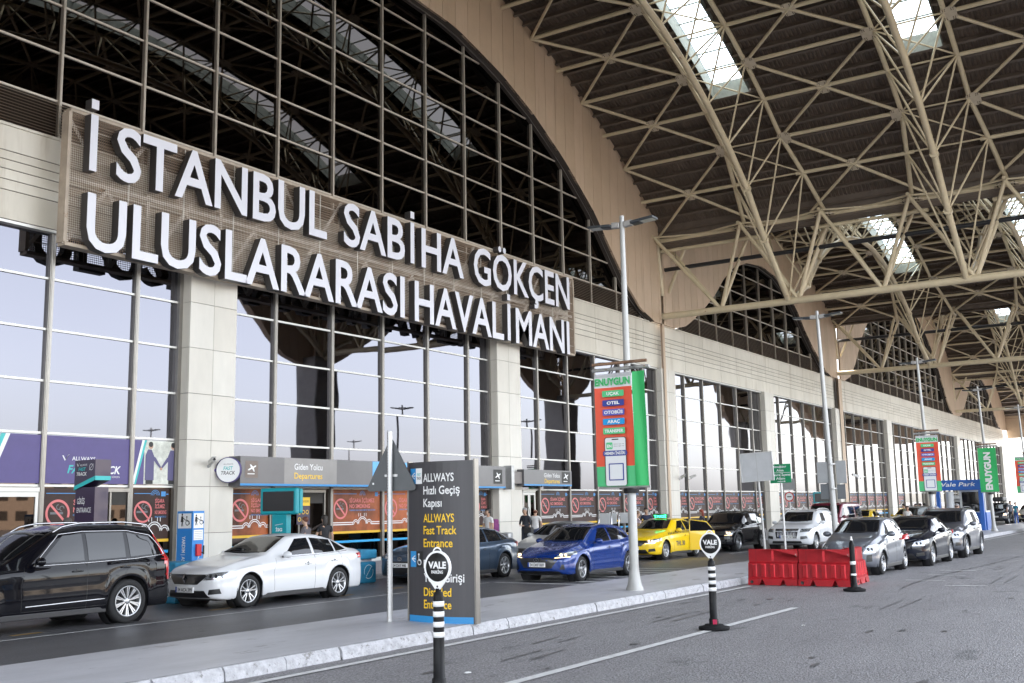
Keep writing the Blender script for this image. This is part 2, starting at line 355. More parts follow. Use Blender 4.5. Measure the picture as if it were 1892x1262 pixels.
# arched upper windows
for a in ARCHES+[Z0]:
    c, r, zt, h = a; g = MB(); f = MB(); lv = MB(); half = 22.6 if h > 20 else 15.0; y = 25.75
    n = 40; xs = [c-half+2*half*i/n for i in range(n+1)]
    if c < 0: xs = [x for x in xs if x > XST-.1]
    for xa, xb in zip(xs, xs[1:]):
        g.raw([(xa, y, 12.1), (xb, y, 12.1), (xb, y, archz(xb, a)+.12), (xa, y, archz(xa, a)+.12)], [(0, 1, 2, 3)], ghi)
    ms = [X0+P*k for k in range(-14, 60) if xs[0]+.3 < X0+P*k < xs[-1]-.3]
    for x in ms:
        zt2 = archz(x, a)
        f.box((x-.05, y-.10, 12.1), (x+.05, y+.02, zt2+.1), alu2); f.tube((x-.02, y-.10, 12.1), (x-.02, y-.10, zt2), .03, alu2, 6)
    def spans(z):
        xa = next((x for x in [c-half+.05*i for i in range(int(half/.05))] if archz(x, a) > z), c); return max(xa, xs[0]), 2*c-xa
    z = 13.25
    while z < zt:
        if archz(c, a) > z+.3:
            xa, xb = spans(z)
            e = [xa]+[x for x in ms if xa < x < xb]+[xb]
            for p, q in zip(e, e[1:]): f.box((p+.05, y-.055, z-.03), (q-.05, y+.015, z+.03), alu3)
        z += 1.4
    # sill louvres
    z = 12.16
    while z < 13.15:
        xa, xb = spans(z+.05)
        lv.raw([(xa, y-.05, z+.07), (xb, y-.05, z+.07), (xb, y-.16, z), (xa, y-.16, z)], [(3, 2, 1, 0), (0, 1, 2, 3)], louv); z += .085
    xa, xb = spans(12.9); 
    for p, q in zip(xs, xs[1:]):
        if archz((p+q)/2, a) > 12.2: quad_y(lv, p, 12.1, q, min(13.2, archz((p+q)/2, a)), y-.02, gap)
    o = g.build('arched_window', TERM); f.build('window_frame', o); lv.build('louvre', o)
    # dark reveal trim along the arch
    rv = MB()
    for xa, xb in zip(xs, xs[1:]):
        za, zb = archz(xa, a), archz(xb, a); rv.raw([(xa, 25.2, za), (xb, 25.2, zb), (xb, 25.8, zb), (xa, 25.8, za)], [(0, 1, 2, 3)], gap)
        rv.raw([(xa, 25.52, za-.07), (xb, 25.52, zb-.07), (xb, 25.52, zb+.02), (xa, 25.52, za+.02)], [(0, 1, 2, 3)], alu)
    rv.build('arch_reveal', o)
# tan fascia in vertical panels between arch and roof
def fascia(mb, y, thick, xa, xb, bottom=archz, mt=tan):
    k = math.floor(xa/.92); x = k*.92
    while x < xb:
        p, q = max(x+.012, xa), min(x+.908, xb)
        if q-p > .02:
            mt = random.choice(tans)
            ns = 3
            for i in range(ns):
                u, v = p+(q-p)*i/ns, p+(q-p)*(i+1)/ns; mid = (u+v)/2; a = which(mid)
                bu, bv = max(12.06, bottom(u, a)), max(12.06, bottom(v, a)); tu, tv = deckz(u, a)+.15, deckz(v, a)+.15
                mb.raw([(u, y, bu), (v, y, bv), (v, y, tv), (u, y, tu), (u, y+thick, bu), (v, y+thick, bv), (v, y+thick, tv), (u, y+thick, tu)],
                       [(0, 1, 2, 3), (5, 4, 7, 6), (0, 4, 5, 1)]+([(0, 3, 7, 4)] if i == 0 else [])+([(1, 5, 6, 2)] if i == ns-1 else []), mt)
        x += .92
mb = MB(); fascia(mb, 25.2, .12, XST-12, XEND+1.5); mb.build('arch_fascia', TERM)
mb = MB()
for xa in range(-26, 176):
    a = which(xa+.5)
    mb.raw([(xa, 25.36, max(12.06, archz(xa, which(xa+.01)))), (xa+1, 25.36, max(12.06, archz(xa+1, which(xa+.99)))), (xa+1, 25.36, deckz(xa+1, which(xa+.99))+.1), (xa, 25.36, deckz(xa, which(xa+.01))+.1)], [(0, 1, 2, 3)], gap)
mb.build('fascia_backing', TERM)

# ------------------------------------------------------------------ canopy roof
CAN = thing('canopy_roof', 'huge vaulted steel canopy with tubular trusses and skylights over the roadway', 'canopy')
YE, YB = -1.3, 25.5
SKY = [(8.05, 9.85), (16.95, 18.75)]
def deck_part(a, x0, x1, sky=True):
    c = a[0]; mb = MB(); n = int((x1-x0)/.75); segs = []
    ys = []; y = YE-1.5
    # ribs run along the arch: a trapezoid profile across Y
    while y < YB:
        ys += [(y, 0), (y+.07, 0), (y+.10, .05), (y+.17, .05)]; y += .20
    xs = [x0+(x1-x0)*i/n for i in range(n+1)]
    smax = 16.8 if a[3] > 20 else 11.5
    def insky(x, y): return sky and abs(x-c) < smax and any(p-.01 < y < q+.01 for p, q in SKY)
    for xa, xb in zip(xs, xs[1:]):
        za, zb = deckz(xa, a), deckz(xb, a); xm = (xa+xb)/2
        vs = []; fs = []
        for i, (yy, dz) in enumerate(ys): vs += [(xa, yy, za+dz), (xb, yy, zb+dz)]
        for i in range(len(ys)-1):
            if not insky(xm, (ys[i][0]+ys[i+1][0])/2): fs.append((2*i, 2*i+1, 2*i+3, 2*i+2))
        mb.raw(vs, fs, deckm)
    for x in xs:
        z = deckz(x, a); runs = [(YE-1.5, YB-.32)]
        if abs(x-c) < smax and sky: runs = [(YE-1.5, 8.0), (9.9, 16.9), (18.8, YB-.32)]
        sl = (x-c)/a[1]; M = Matrix.Translation((x, 0, z)) @ Matrix.Rotation(sl, 4, 'Y')
        for p, q in runs:
            mb.box((-.012, p, -.26), (.012, q, -.003), deck2, M); mb.box((-.07, p, -.275), (.07, q, -.262), deck2, M); mb.box((.05, p, -.262), (.062, q, -.21), deck2, M)
    mb.raw([(x, y, deckz(x, a)+.25) for x in xs for y in (YE-1.5, YB)], [(2*i, 2*i+1, 2*i+3, 2*i+2) for i in range(len(xs)-1)] if not sky else
           [(2*i, 2*i+1, 2*i+3, 2*i+2) for i in range(len(xs)-1) if abs((xs[i]+xs[i+1])/2-c) >= smax], deckm)
    mb.build('roof_deck', CAN)
    if not sky: return
    sg = mat('skylight_glass', (.8, .88, .95), .3)
    if not MATS.get('skl'):
        m = sg; MATS['skl'] = m; n_ = m.node_tree.nodes; l_ = m.node_tree.links; n_.clear()
        o_ = n_.new('ShaderNodeOutputMaterial'); tp = n_.new('ShaderNodeBsdfTransparent'); tp.inputs[0].default_value = (.22, .31, .37, 1)
        tl = n_.new('ShaderNodeBsdfTranslucent'); tl.inputs[0].default_value = (.8, .85, .9, 1); mx = n_.new('ShaderNodeMixShader'); mx.inputs[0].default_value = .2
        l_.new(tp.outputs[0], mx.inputs[1]); l_.new(tl.outputs[0], mx.inputs[2]); l_.new(mx.outputs[0], o_.inputs[0])
    for p, q in SKY:
        cb = MB(); gl = MB(); xs2 = [c-smax+2*smax*i/34 for i in range(35)]
        for xa, xb in zip(xs2, xs2[1:]):
            za, zb = deckz(xa, a), deckz(xb, a)
            for yy in (p, q):
                s = .03 if yy == p else -.03
                cb.raw([(xa, yy, za-.28), (xb, yy, zb-.28), (xb, yy, zb+.55), (xa, yy, za+.55), (xa, yy-s, za-.28), (xb, yy-s, zb-.28), (xb, yy-s, zb+.55), (xa, yy-s, za+.55)],
                       [(0, 1, 2, 3), (7, 6, 5, 4), (0, 4, 5, 1)], curbm)
            gl.raw([(xa, p, za+.5), (xb, p, zb+.5), (xb, q, zb+.5), (xa, q, za+.5)], [(0, 1, 2, 3)], sg)
            cb.tube((xa, p, za+.46), (xa, q, za+.46), .045, curbm, 4)
        for x in (c-smax, c+smax): cb.box((x-.03, p, deckz(x, a)-.28), (x+.03, q, deckz(x, a)+.55), curbm)
        o = cb.build('skylight', CAN); gl.build('pane', o)
deck_part(Z0, -26.8, 7.3, False)
deck_part(A0, 7.3, 54.7); deck_part(B0, 54.8, 88.6); deck_part(A1, 89.7, 137.1); deck_part(B1, 138.1, 175.5)
# gutters between vaults
mb = MB()
for x, s in ((7.3, -1), (54.75, 1), (89.15, -1), (137.6, 1)):
    lo, hi = (x-1.0, x) if s < 0 else (x, x+1.0); mb.box((lo, YE-1.5, 16.62), (hi, YB, 18.6), deck2)
    lo, hi = (x-.2, x-.002) if s > 0 else (x+.002, x+.2); mb.box((lo, YE-1.5, 17.36), (hi, YB, 18.6), deck2)
mb.build('valley_gutter', CAN)

VAL = [7.3, 54.8, 88.9, 137.6]
PAIRS = [17.9, 9.05, .2]
HALF = 1.5
# node plate shared mesh
def plate_mesh():
    b = MB(); p = [(-.45, -.16), (-.3, -.36), (.3, -.36), (.45, -.16), (.45, .16), (.3, .36), (-.3, .36), (-.45, .16)]
    b.prism(p, -.02, .02, steelf)
    for x in (-.3, .3):
        for y in (-.2, .2):
            for dx in (-.05, .05):
                for dy in (-.05, .05): b.tube((x+dx, y+dy, -.05), (x+dx, y+dy, .05), .022, bolt, 6)
    o = b.build('node_plate'); me = o.data; bpy.data.objects.remove(o); return me
PLATE = plate_mesh()
def plate(parent, loc, tilt=0, s=1, rz=0):
    o = bpy.data.objects.new('node_plate', PLATE); COL.objects.link(o); o.parent = parent
    o.matrix_local = Matrix.Translation(loc) @ Matrix.Rotation(tilt, 4, 'Y') @ Matrix.Rotation(rz, 4, 'Z') @ Matrix.Scale(s, 4); return o
def nodes_of(a, xl, xr):
    c, r = a[0], a[1]; al, ar = math.asin((xl-c)/r), math.asin((xr-c)/r); n = 10 if a[3] > 20 else 7
    return [c+r*math.sin(al+(ar-al)*i/n) for i in range(n+1)]
def depth(x, a, xl, xr):
    e = min(x-xl, xr-x)
    t = [(0, 5.0), (3.4, 4.6), (5, 3.85), (7, 3.45), (9.1, 3.15), (13.2, 2.65), (17, 2.45), (30, 2.4)]
    for (d0, z0), (d1, z1) in zip(t, t[1:]):
        if d0 <= e <= d1: return z0+(z1-z0)*(e-d0)/(d1-d0)
    return 2.4
spans_ = [(A0, 7.3, 54.8), (B0, 54.8, 88.9), (A1, 88.9, 137.6), (B1, 137.6, 172)]
for a, xl, xr in spans_:
    N = nodes_of(a, max(xl, a[0]-a[3]), min(xr, a[0]+a[3]))
    fine = []
    for p, q in zip(N, N[1:]): fine += [p, (p+q)/2]
    fine.append(N[-1])
    dz = lambda x: deckz(x, a)-.42
    for yc in PAIRS:
        if yc < 1 and a is not A0 and a is not B0: continue
        mb = MB()
        def ty(i, s):
            e = min(i, len(fine)-1-i); return yc+s*(HALF+(.7 if e == 0 else (.35 if e == 1 else 0)))
        T = {s: [Vector((fine[i], ty(i, s), dz(fine[i]))) for i in range(len(fine))] for s in (-1, 1)}
        for s in (-1, 1): mb.path(T[s], .115, steel, 8)
        # bottom chord nodes sit between the top nodes
        bx = [xl]+[(p+q)/2 for p, q in zip(fine, fine[1:])][1:-1]+[xr]
        Bn = [Vector((x, yc, 12.5 if x in (xl, xr) else deckz(x, a)-.42-depth(x, a, xl, xr)+.42)) for x in bx]
        mb.path(Bn, .15, steel, 10)
        for k in (1, 2, len(Bn)-3, len(Bn)-2): mb.tube(Bn[k]-Vector((.12, 0, 0)), Bn[k]+Vector((.12, 0, 0)), .2, steel, 10)
        for i, p in enumerate(Bn):
            js = (i, i+1) if 0 < i < len(Bn)-1 else ((1,) if i == 0 else (len(fine)-2,))
            for s in (-1, 1):
                for j in js:
                    if 0 <= j < len(fine): mb.tube(p, T[s][j], .05, steel, 6, caps=False)
        for i in range(1, len(fine)-1):
            mb.tube(T[-1][i], T[1][i], .045, steel, 6, caps=False)
            if i < len(fine)-2: mb.tube(T[-1 if i % 2 else 1][i], T[1 if i % 2 else -1][i+1], .04, steel, 6, caps=False)
        o = mb.build('arch_truss', CAN)
        for i in range(2, len(N)*2-3, 2):
            for s in (-1, 1):
                x = fine[i]; plate(o, (x, ty(i, s)+s*.18, dz(x)-.1), (x-a[0])/a[1], .85)
    # bracing bays between truss pairs and against the terminal
    for ya, yb in ((25.2, 17.9+HALF), (17.9-HALF, 9.05+HALF), (9.05-HALF, .2+HALF)):
        if ya < 8 and a in (A1, B1): continue
        ym = (ya+yb)/2
        for p, q in zip(N, N[1:]):
            mb = MB(); xm = (p+q)/2; Pm = Vector((xm, ym, dz(xm)-.06))
            for x, y in ((p, ya), (q, ya), (p, yb), (q, yb)): mb.tube((x, y, dz(x)), Pm, .08, steel, 6, caps=False)
            mb.tube((xm, ya, dz(xm)-.02), (xm, yb, dz(xm)-.02), .10, steel, 8, caps=False); mb.tube((p, ya, dz(p)), (p, yb, dz(p)), .10, steel, 8, caps=False)
            o = mb.build('cross_brace', CAN); plate(o, Pm-Vector((0, 0, .03)), (xm-a[0])/a[1], .85)
# valley trusses running out from the terminal
pipem = mat('black_pipe', (.02, .02, .022), .4)
for xv in VAL:
    mb = MB(); tn = [25.2, 20.1, 15.7, 11.25, 6.85, 2.4, -1.8]; bn = [21.7, 17.35, 13.0, 8.6, 4.2, 0]
    zt, zb = 16.9, 12.5
    mb.tube((xv, 25.25, zb), (xv, -.5, zb), .19, steel, 12)
    for dx in (-.0,):
        mb.tube((xv, 25.25, zt), (xv, -1.5, zt), .14, steel, 10)
    for i, yb in enumerate(bn):
        for yt in (tn[i], tn[i+1]):
            for dx in (-.75, .75): mb.tube((xv, yb, zb), (xv+dx, yt, zt), .1, steel, 8, caps=False)
    for yt in tn: mb.tube((xv-1.1, yt, zt+.05), (xv+1.1, yt, zt+.05), .09, steel, 8)
    for i in range(len(tn)-1): mb.tube((xv-.8, tn[i], zt+.05), (xv+.8, tn[i+1], zt+.05), .05, steel, 6); mb.tube((xv+.8, tn[i], zt+.05), (xv-.8, tn[i+1], zt+.05), .05, steel, 6)
    mb.tube((xv, 25.2, 13.7), (xv-.4, 25.2, zt), .12, steel, 8); mb.tube((xv+.9, 25.2, 14.0), (xv+.3, 23.6, zt), .1, steel, 8)
    mb.tube((xv+.5, 25.3, 15.3), (xv+.5, -1, 15.3), .12, pipem, 8)
    for y in (24.5, 20, 14, 9): mb.tube((xv+.5, y, 15.3), (xv+.5, y, zt), .012, pipem, 4)
    o = mb.build('valley_truss', CAN)
    for yt in tn[1:-1]: plate(o, (xv, yt, zt-.12), 0, 1.5)
# outer edge: fascia and supporting columns
mb = MB(); fascia(mb, YE, .5, 7.3-14, XEND+1.5); mb.build('outer_fascia', CAN)
conc = mat('concrete_column', (.33, .31, .29), .7, var=.12, vscale=2)
for xv in [-26.8]+VAL:
    mb = MB(); mb.bbox((xv-1.1, YE-.4, 0), (xv+1.1, YE+1.6, 12.6), conc, .12); mb.build('support_column', CAN)
# far end wall hanging from the roof
mb = MB(); y = YE
while y < 25.1:
    mb.box((XEND+1.0, y+.01, 10.9), (XEND+1.15, min(y+2.4, 25.19)-.01, 20.5), tan); y += 2.4
mb.box((XEND+1.15, YE, 10.9), (XEND+1.2, 25.2, 20.4), gap); mb.build('end_fascia', CAN)
# town buildings on the far side of the forecourt (seen in the glass and paint reflections)
def block(x0, x1, y0, y1, h, col, nm, lab):
    o = thing(nm, lab, 'building', (0, 0, 0)); b = MB(); m1 = mat('wall_'+nm+str(int(col[0]*100)), col, .7, var=.1)
    b.box((x0, y0, 0), (x1, y1, h), m1); b.build('wall', o); w = MB(); 
    x = x0+2
    while x < x1-3:
        z = 1.5
        while z < h-2: w.box((x, y1-.05, z), (x+2, y1+.06, z+1.5), dark); z += 3.2
        x += 3.4
    w.build('window', o)
block(-20, 62, -126, -106, 8, (.24, .15, .10), 'car_park_block', 'low brown car park block beyond the forecourt, mirrored in the car doors')
block(75, 190, -136, -114, 12, (.30, .25, .20), 'office_block', 'beige office block beyond the forecourt, mirrored in the lower glass')
# ------------------------------------------------------------------ cars
def paint(name, col, metal=.35, rough=.32):
    return mat('paint_'+name, col, rough, metal, coat=.8 if sum(col) > .1 else .65, spec=.5 if sum(col) > .1 else .05)
carglass = mat('car_glass', (.008, .009, .011), .03, 0, spec=.6, coat=.15)
chrome = mat('chrome', (.5, .5, .52), .15, 1)
rimm = mat('rim_alloy', (.50, .51, .53), .3, .85)
rimd = mat('rim_dark', (.03, .03, .032), .35, .6)
tyrem = mat('tyre', (.012, .012, .013), .8, bump=.3, bscale=60)
plast = mat('black_plastic', (.02, .02, .022), .5)
gril = mat('grille_black', (.012, .012, .013), .3, coat=.4)
lampc = mat('headlamp_clear', (.42, .45, .48), .12, .75, coat=1)
lampd = mat('headlamp_inner', (.06, .065, .07), .15, .6, coat=1)
lamplit = mat('headlamp_lit', (1, .8, .5), .3, emit=(1, .62, .3), estr=.55)
tailm = mat('tail_lamp_red', (.42, .012, .015), .12, coat=1)
platew = mat('plate_white', (.72, .72, .72), .4)
plateb = mat('plate_blue', (.02, .07, .35), .4)
inkb = mat('ink_black', (.015, .015, .015), .5)
skin1 = mat('skin', (.50, .30, .21), .55)

def lerp(t, x):
    if x <= t[0][0]: return t[0][1]
    for (a, p), (b, q) in zip(t, t[1:]):
        if x <= b: return p+(q-p)*(x-a)/(b-a)
    return t[-1][1]
def smo(t, x):
    """smoothed piecewise curve"""
    return sum(lerp(t, x+d)*w for d, w in ((-.09, .15), (-.045, .2), (0, .3), (.045, .2), (.09, .15)))

def wheel_meshes(r, style):
    """tyre, rim (local: axle = y, outside = -y)"""
    w = .21; tb = MB(); M = Matrix.Rotation(math.pi/2, 4, 'X')
    rr = r*.69
    tb.lathe([(rr, -.09), (rr+.01, -.105), (r-.05, -.108), (r-.015, -.095), (r, -.07), (r, .07), (r-.015, .095), (r-.05, .108), (rr+.01, .105), (rr, .09)], tyrem, 40, M)
    tb.lathe([(rr+.03, .109), (rr+.034, .112), (rr+.038, .109)], tyrem, 40, M)
    rb = MB()
    rb.lathe([(rr-.012, -.08), (rr-.02, .02), (rr-.008, .085), (rr+.004, .097), (rr+.006, .104), (rr-.004, .107), (rr-.014, .098)], rimm, 40, M)
    rb.lathe([(0, .0), (rr-.02, .0)], rimd, 32, M)
    ml = rimm
    rb.lathe([(0, .085), (.03, .085), (.04, .08), (.06, .075), (.065, .03)], ml, 20, M)
    def spoke(a, w0, w1, z0=.075, z1=.092, mm=ml, skew=0):
        p = [(.045, -w0), (rr-.004, -w1+skew), (rr-.004, w1+skew), (.045, w0)]
        vs = [(x, y, (z0 if x < .1 else z1)) for x, y in p]+[(x, y, .03) for x, y in p]
        rb.raw(vs, [(0, 1, 2, 3), (4, 7, 6, 5), (0, 4, 5, 1), (1, 5, 6, 2), (2, 6, 7, 3), (3, 7, 4, 0)], mm, False, M @ Matrix.Rotation(a, 4, 'Z'))
    n = {'multi': 10, 'five': 5, 'double': 5, 'y': 7, 'steel': 8}[style]
    for i in range(n):
        a = 2*math.pi*i/n+.3
        if style == 'multi':
            for d in (-.09, .09): spoke(a+d, .006, .012)
            spoke(a, .004, .004, .06, .08)
        elif style == 'five': spoke(a, .03, .022, skew=.02); spoke(a+.22, .006, .012, mm=rimd)
        elif style == 'double':
            for d in (-.13, .13): spoke(a+d, .012, .012, skew=-.02 if d < 0 else .02)
        elif style == 'y': spoke(a, .018, .012); spoke(a+.12, .008, .010, .055, .09)
        else: spoke(a, .022, .026, .06, .08)
    for i in range(5):
        a = 2*math.pi*i/5; rb.lathe([(0, .089), (.007, .089), (.008, .08)], rimd, 8, M @ Matrix.Translation((.04*math.cos(a), .04*math.sin(a), 0)))
    return tb, rb
WHC = {}

def car(name, label, loc, yaw, spec, group='cars waiting along the kerb'):
    """front of the car points along local +x; y=0 is the centre line. spec holds the proportions of the real car."""
    S = spec; L, Wd, H = S['L'], S['W']/2, S['H']; wb = S['wb']; fo = S['fo']; r = S.get('r', .325)
    xf = 0; xfa = -fo; xra = -fo-wb; xr = -L          # nose at 0, tail at -L
    pm = S['paint']; body = MB()
    root = thing(name, label, S.get('cat', 'car'), loc, yaw, group)
    gc = S.get('gc', .17); belt = S['belt']; prof = S['prof']       # prof: top centre profile (x from nose, z)
    beltz = lambda d: lerp(belt, d)
    cowl, roof0, roof1, tailg = S['cowl'], S['roof0'], S['roof1'], S['tail']
    ar = r+S.get('gap', .055); arc_r = ar
    xs = []; x = .0
    NS = 110
    nose = S.get('nose', .30); tl = S.get('tlen', .30)
    ds = sorted(set([round(nose+(L-nose-tl)*i/NS, 4) for i in range(NS+1)]))
    def zlow(d):
        z = gc+.02
        if d < fo-ar: z = lerp([(0, gc+.05), (nose, gc+.02)], d)
        for xc in (fo, fo+wb):
            t = abs(d-xc)
            if t < ar: z = max(z, r+math.sqrt(ar*ar-t*t))
        return z
    def width(d):
        w = Wd*lerp([(0, .90), (.5, .965), (1.0, 1.0), (L-1.1, 1.0), (L-.45, .975), (L, .90)], d)
        return w
    def topz(d): return smo(prof, d)
    def sec(d):
        zl = zlow(d); zb = beltz(d); zt = topz(d); w = width(d)
        zt = max(zt, zb+.005)
        cab = lerp([(cowl, 0), (roof0, 1), (roof1, 1), (tailg, 0)] if tailg > roof1 else [(cowl, 0), (roof0, 1)], d)
        lean = S.get('lean', .27)
        wc = (w*.80)*(1-cab)+(w-lean)*cab
        zc = (zb+(zt-zb)*.82)*(1-cab)+(zt-.075)*cab
        fl = 0   # flare over the wheels
        for xc in (fo, fo+wb):
            t = abs(d-xc)
            if t < ar+.16: fl = max(fl, .028*(1-max(0, t-ar)/.16))
        zm = zl+(zb-zl)
        pts = []
        sill = max(zl, gc+.02)
        y_b = w-.055 if zl < .35 else w+fl-.012
        pts += [(y_b, zl), (y_b, zl), (y_b, zl), (y_b, zl)] 
        def side(t, inset, f=0): pts.append((w-inset+f, zl+(zb-zl)*t))
        side(.05, .03 if zl < .35 else -.0, fl*.9); side(.2, .008, fl*.8); side(.36, .0, fl*.55); side(.52, .004, fl*.3); side(.64, S.get('crease', .012), fl*.15); side(.72, .004, 0); side(.86, .012); side(.95, .03); pts.append((w-.062, zb))
        # greenhouse / bonnet
        y0 = w-.062
        for t in (.12, .35, .6, .85): 
            b_ = 1+.10*math.sin(math.pi*t)*(cab) ; pts.append(((y0+(wc-y0)*t)+.018*math.sin(math.pi*t)*cab, zb+(zc-zb)*t))
        pts.append((wc, zc)); pts.append((wc*.94, zc+(zt-zc)*.52)); pts.append((wc*.80, zc+(zt-zc)*.80)); pts.append((wc*.5, zc+(zt-zc)*.96)); pts.append((0, zt))
        return pts
    rings = []
    # rounded nose: rings shrink towards the nose centre following a superellipse
    def cap(d0, dist, sgn, cz, n=9, e=2.9):
        out = []; base = sec(d0)
        for i in range(1, n+1):
            t = i/n; s_ = (1-t**e)**(1/e) if t < 1 else .0
            s_ = max(s_, .0); tt = t
            q = []
            dd = d0+sgn*dist*(1-(1-t)**1.0)
            # profile along the car still follows the bonnet line
            bs = sec(min(max(dd, .0), L)); ww = 1
            for (y, z), (yb_, zb_) in zip(base, bs):
                q.append((yb_*s_, cz+(min(z, zb_+.0)-cz)*s_ if z > cz else cz+(z-cz)*s_))
            out.append((dd, q))
        return out
    nb = S.get('nb', 4.4)
    def floor_pts(bs): y, z = bs[0]; return [(0, z), (y*.4, z), (y*.75, z)]+bs[3:]
    front = []; n = 12
    for i in range(1, n+1):
        th = math.pi/2*i/n; s_ = math.cos(th)**(2/nb); t = math.sin(th)**(2/nb)
        dd = nose*(1-t); bs = sec(max(dd, .02)); cz = S.get('nz', .54); bs = floor_pts(bs)
        front.append((dd, [(y*s_, cz+(z-cz)*s_) for y, z in bs]))
    back = []; cz2 = S.get('tz', .72); nb2 = S.get('nb2', 4.5)
    for i in range(1, n+1):
        th = math.pi/2*i/n; s_ = math.cos(th)**(2/nb2); t = math.sin(th)**(2/nb2)
        dd = L-tl*(1-t); bs = floor_pts(sec(min(dd, L-.02))); back.append((dd, [(y*s_, cz2+(z-cz2)*s_) for y, z in bs]))
    allr = list(reversed(front))+[(d, sec(d)) for d in ds]+back
    bow = S.get('bow', .16); bowr = S.get('bowr', .10); rake = S.get('rake', .06)
    K = len(allr[0][1]); vs = []
    for d, q in allr:
        full = q+[(-y, z) for y, z in reversed(q[:-1])]
        for y, z in full:
            f = max(0, 1-d/1.0); bk = max(0, 1-(L-d)/.8)
            dx = -bow*f*(abs(y)/Wd)**2.2+bowr*bk*(abs(y)/Wd)**2.4
            if z > .55: dx -= rake*f*(z-.55)/.35
            if S.get('hatch') and z > .95: dx += S['hatch']*bk*(z-.95)
            vs.append((-d+dx, y, z))
    m_ = 2*K-1; fs = []
    for i in range(len(allr)-1):
        for j in range(m_-1): a = i*m_+j; fs.append((a, a+1, a+m_+1, a+m_))
    body.raw(vs, fs, pm, True)
    bvh = BVHTree.FromPolygons([Vector(v) for v in vs], fs)
    bo = body.build('body', root)
    # underbody
    ub = MB(); ub.box((-L+.25, -Wd+.30, gc), (-.3, Wd-.30, .62), plast)
    for xc in (-fo, -fo-wb):
        for s in (-1, 1):
            ub.lathe([(.0, 0), (ar+.03, 0), (ar+.03, .2)], plast, 24, Matrix.Translation((xc, s*(Wd-.27), r)) @ Matrix.Rotation(-s*math.pi/2, 4, 'X'))
    ub.build('underbody', root)
    # projection helpers
    def side_pt(x, z, s, off):
        h = bvh.ray_cast(Vector((x, s*3, z)), Vector((0, -s, 0)))
        if h[0] is None: return Vector((x, s*(Wd-.1), z))
        return h[0]+h[1]*(off if h[1].y*s > 0 else -off)
    def front_pt(y, z, off, sg=1):
        h = bvh.ray_cast(Vector((1.5*sg if sg > 0 else -L-1.5, y, z)), Vector((-sg, 0, 0)))
        if h[0] is None: return Vector((-.1 if sg > 0 else -L+.1, y, z))
        return h[0]+h[1]*(off if h[1].x*sg > 0 else -off)
    def top_pt(x, y, off):
        h = bvh.ray_cast(Vector((x, y, 4)), Vector((0, 0, -1)))
        return (h[0]+h[1]*(off if h[1].z > 0 else -off)) if h[0] is not None else Vector((x, y, 1))
    def patch(b, quad, fn, m, nu=8, nv=6, smooth=True):
        """quad: 4 corners (a,b) bl br tr tl in the projection's own plane"""
        (ax, ay), (bx, by), (cx, cy), (dx, dy) = quad; vs = []
        for j in range(nv+1):
            v = j/nv
            for i in range(nu+1):
                u = i/nu; p = (1-u)*(1-v); q = u*(1-v); r_ = u*v; t = (1-u)*v
                vs.append(fn(ax*p+bx*q+cx*r_+dx*t, ay*p+by*q+cy*r_+dy*t))
        b.raw(vs, [(j*(nu+1)+i, j*(nu+1)+i+1, (j+1)*(nu+1)+i+1, (j+1)*(nu+1)+i) for j in range(nv) for i in range(nu)], m, smooth)
    def linep(b, pts, fn, w, m, n=14):
        P = []
        for (x0, y0), (x1, y1) in zip(pts, pts[1:]):
            for i in range(n): P.append(fn(x0+(x1-x0)*i/n, y0+(y1-y0)*i/n))
        P.append(fn(*pts[-1])); b.path(P, w, m, 5)
    # side windows, pillars, seams, handles, mirrors, sills
    for s in (-1, 1):
        fn = lambda x, z, o=.006: side_pt(x, z, s, o)
        if S.get('skip_open') == s: pass
        for q in S['win']:
            g = MB(); patch(g, [(-a, z) for a, z in q], fn, carglass, 10, 8); g.build('side_window', root)
        if S.get('wtrim'):
            t = MB(); linep(t, [(-a, z) for a, z in S['wtrim']], fn, .010, S.get('trimm', chrome)); t.build('window_trim', root)
        sm = MB()
        for pts in S['seams']: linep(sm, [(-a, z) for a, z in pts], lambda x, z: side_pt(x, z, s, -.001), .0035, inkb)
        if S.get('sillline'):
            linep(sm, [(-a, z) for a, z in S['sillline']], lambda x, z: side_pt(x, z, s, .004), .016, chrome)
        sm.build('door_seam', root)
        for hx, hz in S['handles']:
            h = MB(); p = side_pt(-hx, hz, s, .0)
            h.tube(p+Vector((.10, s*.018, 0)), p+Vector((-.09, s*.018, 0)), .014, S.get('handm', pm), 6); h.tube(p+Vector((.09, s*.018, 0)), p+Vector((.08, -s*.02, 0)), .012, pm, 6)
            h.lathe([(0, .004), (.03, .003), (.04, 0)], inkb, 12, Matrix.Translation(p) @ Matrix.Rotation(-s*math.pi/2, 4, 'X')); h.build('door_handle', root)
        mr = MB(); mx, mz = S['mirror']; p = side_pt(-mx, mz-.03, s, 0)
        bm = bmesh.new(); bmesh.ops.create_uvsphere(bm, u_segments=14, v_segments=9, radius=1)
        for v in bm.verts:
            c = v.co; v.co = Vector((c.x*.085*(1 if c.x > 0 else .5), c.y*.115, c.z*.075))
        mr.raw([v.co[:] for v in bm.verts], [[v.index for v in f.verts] for f in bm.faces], S.get('mirm', pm), True, Matrix.Translation(p+Vector((.0, s*.15, .045)))); bm.free()
        mr.tube(p+Vector((0, -s*.02, -.01)), p+Vector((0, s*.08, .03)), .022, plast, 6)
        mr.build('mirror', root)
